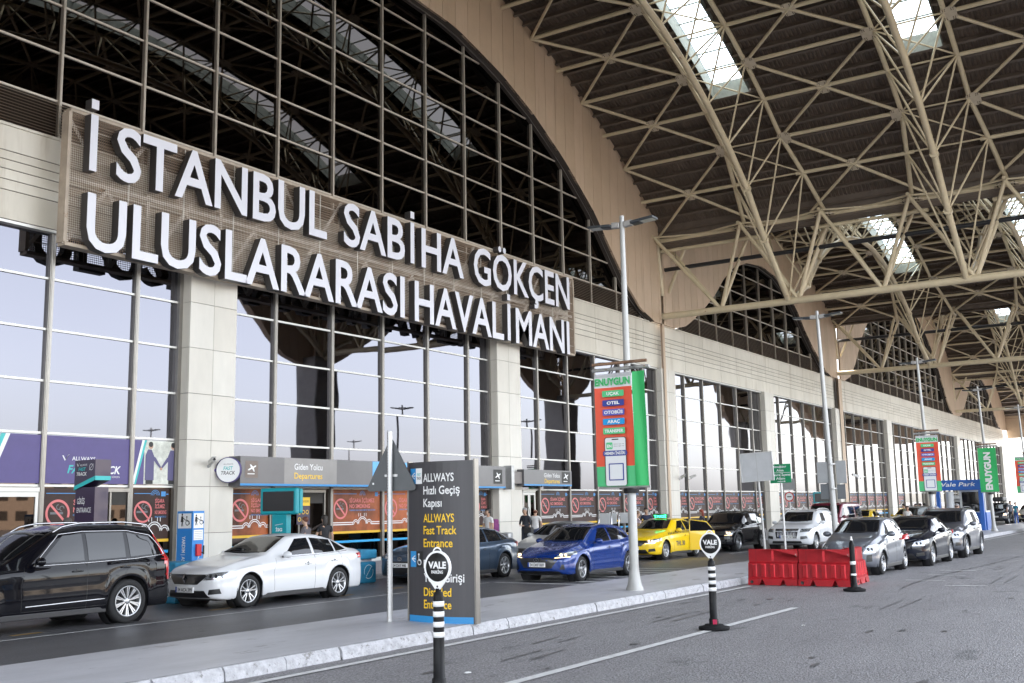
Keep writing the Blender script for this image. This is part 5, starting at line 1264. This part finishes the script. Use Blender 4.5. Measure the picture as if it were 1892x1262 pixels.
# valet bollards
def bollard(x, y, lab, sign=True, base=True, bands=4):
    t = thing('bollard', lab, 'bollard', (x, y, 0), 0, 'black and white parking bollards')
    b = MB(); b.lathe([(.0, 0), (.23, 0), (.24, .02), (.235, .045), (.15, .062), (.14, .08), (.08, .085)], mat('rubber_base', (.009, .009, .01), .8, spec=.2, bump=.5, bscale=20), 28); b.build('base', t)
    b = MB(); b.lathe([(.075, .08), (.075, .16), (.062, .17), (.058, .6), (.056, .98), (.05, 1.03), (.03, 1.05), (.03, 1.08), (0, 1.08)], mat('post_black', (.006, .006, .007), .45, spec=.2), 24); b.build('post', t)
    b = MB()
    zs = [(.58+.105*k, .58+.105*k+.055) for k in range(4)] if bands == 4 else [(.30, .37), (.56, .63)]
    for z0, z1 in zs: b.lathe([(.0595, z0), (.0605, z0), (.0605, z1), (.0595, z1)], wht, 24)
    b.build('reflective_band', t)
    if sign:
        s = MB(); s.M = FX(-.01, 0, 1.3); s.lathe([(0, -.012), (.155, -.012), (.155, .008), (0, .008)], inkb, 36); s.ring(0, 0, .15, .172, .010, wht, n=40); s.ring(0, 0, .15, .172, -.012, wht, n=40); s.lathe([(.172, -.012), (.172, .010)], wht, 36)
        s.ring(0, .15, .045, .062, .006, wht, 0, 180, 16); s.prism([(-.12, -.125), (-.03, -.23), (.03, -.23), (.12, -.125), (.06, -.163), (-.06, -.163)], -.008, .008, wht); s.disc(0, -.2, .012, .010, inkb, 10)
        s.text('VALE', 0, -.01, .07, .011, wht, align='C', bold=.05, width=.235); s.text('PARKİNG', 0, -.065, .032, .011, wht, align='C', bold=.03, width=.15); s.build('sign', t)
    else:
        s = MB(); s.lathe([(0.03, 1.08), (.02, 1.12), (.02, 1.16), (.0, 1.16)], wht, 12); s.build('cap', t)
    return t
bollard(9.25, 6.97, 'nearest bollard with round valet parking sign, in front of the directory sign'); bollard(15.88, 6.66, 'farther bollard with round valet parking sign, on the white lane line')
tp_ = bollard(23.84, 6.72, 'signless bollard beside the red barriers', False, bands=2)
b = MB(); b.M = Matrix.Translation((15.88, 6.66, 0)); 
b.raw([(-.0765*math.cos(a)*1.0, .0765*math.sin(a)*-1.0, z) for z in (.085, .155) for a in (R(10), R(35), R(60))], [(0, 1, 4, 3), (1, 2, 5, 4), (3, 4, 1, 0), (4, 5, 2, 1)], mat('pink_paint', (.7, .03, .12), .6)); b.build('paint_mark', [o for o in COL.objects if o.name.startswith('bollard') and abs(o.location.x-15.88) < .01][0]).matrix_local = Matrix.Translation((-15.88, -6.66, 0))
# red water barriers
rb = mat('barrier_red', (.58, .013, .024), .5, var=.15, vscale=2, stain=((.55, .38, .36), 5, .645), streak=((.33, .02, .03), (5, 5, 1.2), .56, .6))
def barrier(x, y, rz, lab):
    t = thing('traffic_barrier', lab, 'barrier', (x, y, 0), rz, 'red plastic barriers across the island end')
    b = MB(); Lb = 1.2
    # side outline with two feet openings, extruded with a stepped section; x along the barrier
    def row(x0, x1, prof_):
        for s in (-1, 1):
            for (ya, za), (yb_, zb_) in zip(prof_, prof_[1:]): b.raw([(x0, s*ya, za), (x1, s*ya, za), (x1, s*yb_, zb_), (x0, s*yb_, zb_)], [(0, 1, 2, 3), (3, 2, 1, 0)], rb)
    hi = [(.20, .14), (.17, .17), (.15, .5), (.09, .53), (.085, .82), (0, .83)]
    row(0, Lb, hi)
    for x0, x1 in ((0, .27), (.42, .78), (.93, Lb)):
        for s in (-1, 1): b.raw([(x0+.0, s*.22, 0), (x1, s*.22, 0), (x1+(.07 if x1 < Lb else 0), s*.20, .14), (x0-(.07 if x0 > 0 else 0), s*.20, .14)], [(0, 1, 2, 3), (3, 2, 1, 0)], rb)
        for xx, tt_ in ((x0, -(.07 if x0 > 0 else 0)), (x1, .07 if x1 < Lb else 0)): b.raw([(xx, -.22, 0), (xx, .22, 0), (xx+tt_, .20, .14), (xx+tt_, -.20, .14)], [(0, 1, 2, 3), (3, 2, 1, 0)], rb)
    for xx in (0, Lb): b.raw([(xx, -.22, 0), (xx, .22, 0), (xx, .2, .14), (xx, .15, .5), (xx, .09, .53), (xx, .085, .82), (xx, -.085, .82), (xx, -.09, .53), (xx, -.15, .5), (xx, -.2, .14)], [tuple(range(10)), tuple(reversed(range(10)))], rb)
    for k in range(5):   # ribs
        xx = .1+k*.22
        for s in (-1, 1): b.raw([(xx, s*.17, .18), (xx+.12, s*.17, .18), (xx+.12, s*.165, .49), (xx, s*.165, .49), (xx+.02, s*.20, .20), (xx+.10, s*.20, .20), (xx+.10, s*.185, .47), (xx+.02, s*.185, .47)], [(4, 5, 6, 7), (7, 6, 5, 4), (0, 1, 5, 4), (1, 2, 6, 5), (2, 3, 7, 6), (3, 0, 4, 7)], rb)
    b.box((-.02, -.04, .3), (.0-.001, .04, .7), rb); b.box((.56, -.095, .55), (.62, .095, .80), rb)
    for s in (-1, 1): b.lathe([(0, 0), (.035, 0), (.04, .004)], inkb, 12, Matrix.Translation((.1, s*.222, .07)) @ Matrix.Rotation(-s*PI/2, 4, 'X'))
    b.build('body', t); return t
barrier(25.1, 9.52, -PI/2, 'red plastic barrier nearest the island kerb, left of the pair'); barrier(25.1, 8.30, -PI/2, 'red plastic barrier in the middle, right of the pair'); barrier(25.6, 7.36, R(2), 'red plastic barrier standing end on behind the small bollard')
# blue concrete blocks
cb_ = mat('block_blue', (.012, .17, .30), .6, var=.15, vscale=4, stain=((.05, .14, .2), 5, .62), bump=.3, bscale=15)
def block_(x, y, lab, z=0):
    t = thing('concrete_block', lab, 'concrete block', (x, y, z), 0, 'blue concrete blocks along the pavement')
    b = MB(); b.bbox((-.33, -.33, 0), (.33, .33, .56), cb_, .05); b.bbox((-.24, -.24, .55), (.24, .24, .66), kerbm, .02); b.bbox((-.34, -.34, .63), (.34, .34, .88), cb_, .04)
    for M in (FX(-.333, 0, .30), FY(0, -.333, .30)): b.M = M; b.ring(0, 0, .17, .185, 0, wht, 40, 200); b.ring(0, 0, .17, .185, 0, wht, 230, 380); b.line([(-.1, -.12), (.1, .12)], .012, .001, wht)
    b.M = Matrix.Identity(4); b.ring(0, 0, .02, .035, .9, pole, 0, 360, 10); b.build('body', t); return t
block_(22.35, 19.5, 'blue concrete block nearer the road of the pair behind the white sedan'); block_(22.25, 20.5-.35, 'blue concrete block farther from the road of the pair behind the white sedan') if 0 else block_(21.55, 19.45, 'blue concrete block on the left of the pair behind the white sedan')
block_(16.1, 19.3, 'blue concrete block behind the tail of the big black suv'); block_(35.6, 20.4, 'blue concrete block by the standing man in the dark jacket', .13); block_(36.7, 20.6, 'blue concrete block beside the man in the white shirt', .13); block_(54, 20.6, 'blue concrete block in front of the third pillar', .13)
# assistance kiosk
kb = mat('kiosk_blue', (.02, .20, .55), .4)
t = thing('assistance_kiosk', 'blue assistance kiosk with wheelchair pictograms and a red telephone', 'kiosk', (18.8, 22.3, .13), R(0))
b = MB(); b.bbox((-.02, -.30, 0), (.36, .30, 1.86), kb, .01); b.build('body', t)
def wheelpic(b, x, y, s):
    b.ring(x+.25*s, y-.12*s, .10*s, .14*s, .006, inkb); b.disc(x+.2*s, y+.18*s, .05*s, .006, inkb, 10); b.line([(x+.2*s, y+.12*s), (x+.2*s, y-.02*s), (x+.38*s, y-.04*s), (x+.42*s, y-.2*s)], .05*s, .006, inkb)
    b.disc(x-.15*s, y+.30*s, .06*s, .006, inkb, 10); b.flat([(x-.22*s, y+.22*s), (x-.08*s, y+.22*s), (x-.04*s, y-.08*s), (x-.26*s, y-.08*s)], .006, inkb); b.line([(x-.15*s, y-.05*s), (x-.2*s, y-.3*s)], .05*s, .006, inkb); b.line([(x-.13*s, y-.05*s), (x-.08*s, y-.3*s)], .05*s, .007, inkb); b.line([(x-.1*s, y+.15*s), (x+.14*s, y+.0*s)], .04*s, .007, inkb)
b = MB(); b.M = FX(-.022, .30, 0); b.rect(.05, 1.42, .55, 1.80, .003, wht); wheelpic(b, .28, 1.62, .5)
b.text('YARDIM | ASSISTANCE', .22, 1.22, .13, .004, wht, rot=-PI/2, width=1.15, bold=.02); b.M = FY(-.02, -.302, 0); b.rect(.03, 1.42, .35, 1.80, .003, wht); wheelpic(b, .17, 1.62, .42); b.rect(.04, 1.12, .34, 1.38, .003, wht)
for k in range(5): b.rect(.06, 1.33-k*.045, .31, 1.338-k*.045, .005, grey_s)
b.build('face_panel', t)
b = MB(); rp = mat('phone_red', (.5, .01, .02), .35); b.bbox((.08, -.37, .72), (.24, -.302, 1.02), rp, .015); b.tube((.27, -.40, .76), (.27, -.40, .98), .022, inkb, 8); b.tube((.24, -.36, .8), (.27, -.4, .8), .02, inkb, 6); b.path([(.16, -.35, .72), (.1, -.36, .5), (.12, -.36, .35), (.2, -.36, .34), (.26, -.38, .5), (.27, -.4, .76)], .008, chrome, 5); b.build('telephone', t)
# teal flight screen totem
def screen(x, y, lab, rz=0):
    t = thing('screen_totem', lab, 'screen', (x, y, .13), rz, 'teal screen totems'); b = MB(); b.bbox((-.1, -.25, 0), (.14, .25, 1.8), teal2, .02); b.build('stand', t)
    b = MB(); b.bbox((-.16, -.62, 1.72), (.0, .62, 2.48), teal2, .05); b.bbox((.03, -.62, 1.74), (.2, .62, 2.46), teal2, .05); b.build('housing', t)
    b = MB(); b.M = FX(-.162, .62, 1.72); b.rrect(.1, .1, 1.14, .66, .02, .003, mat('screen_off', (.02, .02, .022), .25)); b.build('display', t)
    b = MB(); b.M = FX(-.103, .25, 0); b.text('İSG', .25, 1.25, .09, .002, wht, align='C', bold=.04, width=.22); b.line([(.12, 1.42), (.38, 1.46)], .012, .002, wht); b.build('logo', t)
screen(22.5, 22.6, 'teal screen totem with blank dark display by the main entrance', R(12)); screen(72, 22.0, 'far teal screen totem behind the standing travellers', R(15))
# dark fast track entrance totem
t = thing('entrance_totem', 'dark purple fast track totem with slanted teal band beside the glass doors', 'sign', (15.55, 21.9, .13))
b = MB(); b.box((-.02, -.36, 0), (.34, .36, 2.44), purd); b.prism([(-.05, -.38), (.37, -.38), (.37, .38), (-.05, .38)], 2.72, 3.07, purd)
b.raw([(-.05, .38, 2.38), (-.05, -.38, 2.60), (-.05, -.38, 2.721), (-.05, .38, 2.721), (.37, .38, 2.38), (.37, -.38, 2.60), (.37, -.38, 2.721), (.37, .38, 2.721)], [(0, 1, 2, 3), (0, 4, 5, 1), (1, 5, 6, 2), (0, 3, 7, 4), (4, 7, 6, 5)], purd); b.build('body', t)
b = MB(); b.M = FX(-.052, .38, 0); b.flat([(0, 2.375), (.76, 2.595), (.76, 2.69), (0, 2.47)], .003, teal); b.M = FY(-.05, -.382, 0); b.rect(0, 2.595, .42, 2.69, .003, teal)
b.M = FX(-.052, .42, 0); wings(b, .12, 2.92, .08); b.text('ALLWAYS', .24, 2.93, .05, .004, wht, width=.26); b.text('FAST', .18, 2.82, .08, .004, teal, bold=.03, shear=.2, width=.28); b.text('TRACK', .12, 2.71, .08, .004, wht, bold=.03, shear=.2, width=.38); b.ring(.66, 2.9, .065, .075, .004, wht); b.line([(.58, 2.83), (.74, 2.97)], .01, .004, wht)
b.M = FX(-.022, .36, 0); b.text('GİRİŞ', .08, 2.06, .13, .004, wht, width=.28, bold=.01); b.text('ENTRANCE', .08, 1.86, .12, .004, wht, width=.52); b.build('lettering', t)
# bin, pushed trolleys, litter
t = thing('litter_bin', 'grey metal litter bin against the second pillar', 'bin', (35.2, 23.2, .13)); b = MB(); b.lathe([(.0, 0), (.24, 0), (.25, .8), (.24, .84), (.18, .85), (.17, .75)], pole, 20); b.build('drum', t); b = MB(); b.bbox((-.75, -.25, 0), (-.28, .25, .82), steelr, .02); b.build('box', t)
for i, (x, y) in enumerate(((39.6, 21.2), (40.6, 21.4), (42.0, 21.5))):
    t = thing('luggage_trolley', ['leftmost luggage trolley standing behind the silver hatchback', 'middle luggage trolley with a small white panel', 'rightmost luggage trolley, nearest the near lamp post'][i], 'luggage trolley', (x, y, .13), R(5*i), 'luggage trolleys on the pavement')
    b = MB(); b.path([(0, -.3, .15), (0, -.3, 1.0), (.0, -.3, 1.62), (0, .3, 1.62), (0, .3, 1.0), (0, .3, .15)], .025, chrome, 8)
    for z in (.5, .8, 1.1): b.tube((0, -.3, z), (0, .3, z), .015, chrome, 6)
    b.tube((0, -.3, .2), (-.9, -.2, .15), .02, chrome, 6); b.tube((0, .3, .2), (-.9, .2, .15), .02, chrome, 6); b.build('frame', t)
    b = MB(); b.bbox((-.04, -.22, 1.05), (-.01, .22, 1.5), mat('trolley_panel', (.5, .51, .52), .4), .01); b.build('panel', t)
    for s in (-.25, .25):
        b = MB(); b.lathe([(.03, -.02), (.08, -.02), (.08, .02), (.03, .02)], black, 12, Matrix.Translation((0, s, .08)) @ Matrix.Rotation(PI/2, 4, 'X')); b.build('wheel', t)
def litter(x, y, s, lab, z=0):
    b = MB(); bm = bmesh.new(); bmesh.ops.create_icosphere(bm, subdivisions=2, radius=s)
    rnd = random.Random(int(x*100))
    for v in bm.verts: v.co = Vector((v.co.x*1.2*rnd.uniform(.6, 1.2), v.co.y*rnd.uniform(.6, 1.2), abs(v.co.z)*.3*rnd.uniform(.4, 1.3)))
    b.raw([v.co[:] for v in bm.verts], [[v.index for v in f.verts] for f in bm.faces], wht, False, Matrix.Translation((x, y, z+.005))); bm.free()
    tag(b.build('crumpled_paper'), lab, 'litter', 'scraps of white paper on the ground')
litter(10.57, 7.54, .045, 'larger crumpled white tissue on the asphalt right of the nearest bollard'); litter(16.9, 5.6, .03, 'small pale scrap on the asphalt near the farther valet bollard'); litter(8.6, 9.5, .04, 'white scrap lying in the gutter beside the island kerb')
# booth on the island
vb = mat('booth_blue', (.01, .10, .42), .4); bwht = mat('booth_white', (.55, .56, .57), .45)
t = thing('valet_booth', 'blue and white valet park booth standing on the far island', 'booth', (67.0, 11.35, .12))
b = MB(); b.bbox((1.0, -.1, 0), (3.6, 1.3, 2.5), bwht, .03); b.bbox((1.0-.03, -.13, 0), (3.63, 1.33, 1.05), vb, .02); b.build('cabin', t)
b = MB()
for y0, y1 in ((-.1, 1.28),): b.box((.985, y0+.12, 1.1), (.995, y1-.12, 2.25), carglass)
b.box((1.2, -.12, 1.15), (3.4, -.105, 2.25), glow); b.build('window', t)
b = MB(); b.bbox((.4, -.1, 2.9-.55), (.7, 2.5, 2.95), vb, .03); b.bbox((.42, -.1, 0), (.68, .14, 2.34), vb, .02); b.bbox((.42, 2.28, 0), (.68, 2.5, 2.34), vb, .02); b.M = FX(.398, 2.5, 2.5); b.text('Vale Park', 1.3, .08, .24, .003, wht, align='C', bold=.02, shear=.2, width=1.9); b.build('portal', t)
b = MB(); b.tube((.9, 1.8, 0), (.9, 1.8, 2.3), .22, bwht, 16); b.bbox((.8, 1.35, 0), (1.0, 2.25, .95), bwht, .02); b.build('counter', t)
for x, y, lab in ((62, 20.9, 'grey sign back and small no smoking roundel behind the maroon van'),):
    t = thing('small_road_sign', lab, 'sign', (x, y, .13)); b = MB(); b.tube((0, 0, 0), (0, 0, 3.2), .03, pole, 8); b.build('post', t); b = MB(); b.bbox((-.03, -.35, 2.55), (-.01, .35, 3.2), gs, .01); b.M = FX(-.05, 0, 2.15); b.disc(0, 0, .28, 0, wht); b.ring(0, 0, .22, .28, .003, mat('roundel_red', (.5, .02, .02), .4)); b.rect(-.13, -.03, .13, .03, .003, inkb); b.build('plate', t)
# ------------------------------------------------------------------ people
def person(x, y, z, rz, h, lab, top, legs, hair=(.02, .015, .012), skin=(.42, .26, .18), pose=None, sex='m', sleeve='short', bald=False, long_=False, glasses=False, phones=False, skirt=False):
    """one continuous skinned body; local +x is forwards"""
    k = h/1.75; pose = pose or {}
    la, ra = pose.get('l', ((.02, .25, 1.16), (.10, .27, .92))), pose.get('r', ((.02, -.25, 1.16), (.10, -.27, .92)))
    ll, rl = pose.get('ll', ((.03, .10, .50), (-.02, .11, .08))), pose.get('rl', ((.05, -.10, .50), (.08, -.11, .08)))
    hd = pose.get('head', (.02, 0)); sw = .185 if sex == 'm' else .165
    V = []; E = []; Rr = []; tagv = []
    def v(p, r, t, par=None):
        V.append(Vector(p)); Rr.append(r); tagv.append(t)
        if par is not None: E.append((par, len(V)-1))
        return len(V)-1
    pel = v((0, 0, .96), (.15, .17), 'legs'); wa = v((.0, 0, 1.10), (.115, .15), 'top', pel); ch = v((0, 0, 1.30), (.125, .17), 'top', wa); ub = v((0, 0, 1.42), (.10, .15), 'top', ch)
    nk = v((.0, 0, 1.50), (.055, .055), 'skin', ub); nk2 = v((.015+hd[0]*.3, hd[1]*.3, 1.555), (.052, .052), 'skin', nk); h1 = v((.03+hd[0], hd[1], 1.615), (.078, .068), 'skin', nk2); h2 = v((.02+hd[0], hd[1], 1.68), (.092, .078), 'skin', h1); h3 = v((.005+hd[0], hd[1], 1.735), (.06, .055), 'skin', h2)
    v((.125+hd[0], hd[1], 1.635), (.012, .012), 'skin', h1)
    for s, (el, wr) in ((1, la), (-1, ra)):
        sh = v((0, s*sw, 1.43), (.055, .055), 'top', ub); e = v(el, (.04, .04), 'sl', sh); w = v(wr, (.027, .027), 'skin' if sleeve == 'short' else 'top', e)
        d = (Vector(wr)-Vector(el)).normalized(); pm = Vector(wr)+d*.07; p_ = v(pm, (.016, .036), 'skin', w); side_ = Vector((0, 0, 1)).cross(d); side_ = Vector((1, 0, 0)) if side_.length < .3 else side_.normalized()
        for q, L_ in ((-.027, .065), (-.009, .08), (.009, .075), (.027, .06)):
            f1 = v(pm+side_*q+d*.035, (.0085, .0085), 'skin', p_); f2 = v(pm+side_*q+d*(.02+L_)+Vector((-.0, -s*.012, 0)), (.007, .007), 'skin', f1)
        v(Vector(wr)+d*.05-side_*-.05+Vector((0, -s*.01, 0)), (.009, .009), 'skin', w)
    for s, (kn, an) in ((1, ll), (-1, rl)):
        hp = v((0, s*.09, .88), (.095, .09), 'legs', pel); kk = v(kn, (.058, .056), 'legs', hp); aa = v(an, (.04, .04), 'shoe' if 0 else 'legs', kk); v((an[0]+.14, an[1]+s*.02, .035), (.035, .04), 'shoe', aa)
    me = bpy.data.meshes.new('p'); me.from_pydata([p[:] for p in V], E, []); o = bpy.data.objects.new('p', me); COL.objects.link(o)
    sk = o.modifiers.new('s', 'SKIN'); sk.use_smooth_shade = True; sb_ = o.modifiers.new('u', 'SUBSURF'); sb_.levels = 1; sb_.render_levels = 1
    for i, r in enumerate(Rr): me.skin_vertices[0].data[i].radius = r
    me.skin_vertices[0].data[0].use_root = True
    ev = bpy.data.meshes.new_from_object(o.evaluated_get(bpy.context.evaluated_depsgraph_get())); bpy.data.objects.remove(o)
    key = '%s%s' % (top, legs); mm = [mat('cloth_%.2f_%.2f_%.2f' % top, top, .8, var=.1, vscale=6), mat('cloth_%.2f_%.2f_%.2f' % legs, legs, .8), mat('skin_%.2f' % skin[0], skin, .5), mat('shoe_dark', (.03, .03, .03), .5)]
    for q in mm: ev.materials.append(q)
    segs = [(V[a], V[b], tagv[b]) for a, b in E]
    for f in ev.polygons:
        c = f.center; best = 9; tg = 'top'
        for a, b, t in segs:
            d = b-a; u = max(0, min(1, (c-a).dot(d)/max(d.length_squared, 1e-9))); L_ = (c-(a+d*u)).length
            if t == 'sl': t = 'top' if (sleeve != 'short' or u < .55) else 'skin'
            if L_ < best: best = L_; tg = t
        if c.z > 1.49: tg = 'skin'
        elif c.z > 1.0 and tg == 'legs': tg = 'top'
        f.material_index = {'top': 0, 'legs': 1, 'skin': 2, 'shoe': 3}[tg]; f.use_smooth = True
    ev.name = 'person'; bo = bpy.data.objects.new('person', ev); COL.objects.link(bo)
    bo.location = (x, y, z); bo.rotation_euler = (0, 0, rz); bo.scale = (k, k, k); tag(bo, lab, 'person')
    hx, hy = hd
    def blob(c, r, m, nm, cut=None, M=None):
        b = MB(); bm = bmesh.new(); bmesh.ops.create_uvsphere(bm, u_segments=16, v_segments=12, radius=1)
        vs = [(v_.co.x*r[0]+c[0], v_.co.y*r[1]+c[1], v_.co.z*r[2]+c[2]) for v_ in bm.verts]; fs = [[v_.index for v_ in f.verts] for f in bm.faces]; bm.free()
        if cut: fs = [f for f in fs if not all(cut(vs[i]) for i in f)]
        b.raw(vs, fs, m, True); return b.build(nm, bo)
    hm = mat('hair_%.2f' % hair[0], hair, .6)
    if not bald: blob((.0+hx, hy, 1.705), (.108, .092, .085), hm, 'hair', lambda p: p[0]-hx > .035 and p[2] < 1.715)
    else: blob((-.005+hx, hy, 1.655), (.10, .089, .055), hm, 'hair', lambda p: p[0]-hx > .03)
    if long_: blob((-.075+hx, hy, 1.58), (.05, .075, .16), hm, 'hair')
    b = MB()
    for s in (-1, 1): b.lathe([(0, .006), (.012, .004), (.014, 0)], inkb, 8, Matrix.Translation((.108+hx, s*.03+hy, 1.665)) @ Matrix.Rotation(PI/2, 4, 'Y')); b.lathe([(0, .01), (.018, .008), (.024, 0)], mm[2], 8, Matrix.Translation((.01+hx, s*.082+hy, 1.655)) @ Matrix.Rotation(-s*PI/2, 4, 'X'))
    b.box((.112+hx, hy-.022, 1.598), (.118+hx, hy+.022, 1.604), mat('lips', (.3, .1, .09), .5)); b.build('face', bo)
    if glasses:
        b = MB(); b.bbox((.105+hx, hy-.06, 1.648), (.122+hx, hy+.06, 1.685), inkb, .008); b.build('sunglasses', bo)
    if phones:
        b = MB(); b.path([(hx, hy+.095*math.cos(a), 1.66+.135*math.sin(a)) for a in [PI*i/10 for i in range(11)]], .012, inkb, 6)
        for s in (-1, 1): b.lathe([(0, .03), (.04, .025), (.042, 0)], inkb, 12, Matrix.Translation((hx, hy+s*.075, 1.655)) @ Matrix.Rotation(-s*PI/2, 4, 'X'))
        b.build('headphones', bo)
    return bo
wt = (.55, .54, .53); dk = (.02, .022, .03)
person(14.4, 20.9, .13, R(20), 1.72, 'man whose close cropped head shows above the black suv roof', (.05, .06, .09), dk, hair=(.06, .05, .045))
person(21.85, 21.0, .13, R(100), 1.62, 'woman with reddish tied hair seen above the white sedan roof', (.10, .09, .1), dk, hair=(.10, .03, .015), sex='f')
person(22.6, 21.0, .13, R(60), 1.66, 'woman with dark ponytail in a black jacket beyond the white sedan', (.015, .015, .018), dk, sex='f', long_=True)
bp = person(30.75, 21.0, .13, R(165), 1.76, 'man in a white shirt with headphones and a backpack near the second pillar', wt, dk, phones=True)
person(34.7, 22.0, .13, R(175), 1.76, 'grey haired man in a dark jacket holding his hands together', dk, (.03, .035, .05), hair=(.28, .28, .28), sleeve='long', pose={'l': ((.0, .25, 1.16), (.24, .10, 1.12)), 'r': ((.02, -.25, 1.16), (.26, -.06, 1.15))})
person(35.9, 22.3, .13, R(15), 1.72, 'balding man in a white shirt seen from behind', wt, (.04, .05, .09), hair=(.1, .09, .08), bald=True)
person(38.7, 19.3, 0, R(-30), 1.68, 'short haired woman in a pale pink top behind the yellow taxi', (.55, .45, .48), dk, hair=(.16, .10, .06), sex='f', pose={'head': (.05, 0)})
person(40.6, 19.8, 0, R(200), 1.80, 'bearded man in a navy shirt leaning over behind the yellow taxi', (.015, .02, .05), dk, pose={'head': (.07, 0)})
person(44.5, 19.0, 0, R(90), 1.68, 'red haired woman beside the black compact suv', (.03, .03, .04), dk, hair=(.22, .04, .02), sex='f', long_=True)
G_ = [(66, 'tall man in an olive shirt left of the far group of travellers', (.12, .12, .07), 90), (60, 'woman with long dark hair in front of the far group of travellers', (.5, .48, .46), 200), (62, 'man in a dark green shirt with a backpack among the far travellers', (.05, .07, .05), 160), (68, 'man in light blue at the back of the far travellers', (.2, .3, .45), 100), (70, 'rightmost of the far travellers, in a blue top', (.05, .15, .35), 40)]
GY = {66: 15.38, 60: 13.83, 62: 13.81, 68: 14.9, 70: 15.08}
for X, lab, c_, rz in G_: person(X, GY[X], 0, R(rz), 1.72 if X != 60 else 1.62, lab, c_, dk, sex='f' if X == 60 else 'm', long_=X == 60)
person(44.0, 8.3, 0, R(185), 1.74, 'grey haired man in sunglasses standing beyond the grey suv', (.3, .31, .33), (.2, .3, .35), hair=(.2, .2, .2), glasses=True)
person(88, 12.83, 0, R(180), 1.76, 'man in a grey shirt by the far beige hatchback', (.2, .21, .24), dk); person(86, 12.2, 0, R(150), 1.66, 'person in a bright blue top by the far beige hatchback', (.02, .25, .4), (.05, .1, .3))
bg_ = mat('backpack_purple', (.16, .02, .12), .7, var=.3, vscale=8)
b = MB(); b.bbox((-.12, -.16, .95), (.12, .16, 1.42), bg_, .05, ); b.bbox((-.17, -.12, 1.0), (-.121, .12, 1.25), mat('backpack_blue', (.03, .06, .15), .7), .02)
o = b.build('backpack'); o.location = (30.75+.235, 21.0-.06, .13); o.rotation_euler = (0, 0, R(165)); tag(o, 'purple and blue backpack on the back of the man with headphones', 'backpack')
b = MB(); b.bbox((-.10, -.16, 0), (.10, .16, .24), mat('bag_black', (.02, .02, .02), .6), .03); b.path([(0, -.12, .24), (0, -.1, .6), (0, .0, 1.0)], .01, inkb, 5); o = b.build('shoulder_bag'); o.location = (34.55, 21.75, .95); tag(o, 'black bag hanging beside the man in the dark jacket', 'bag')
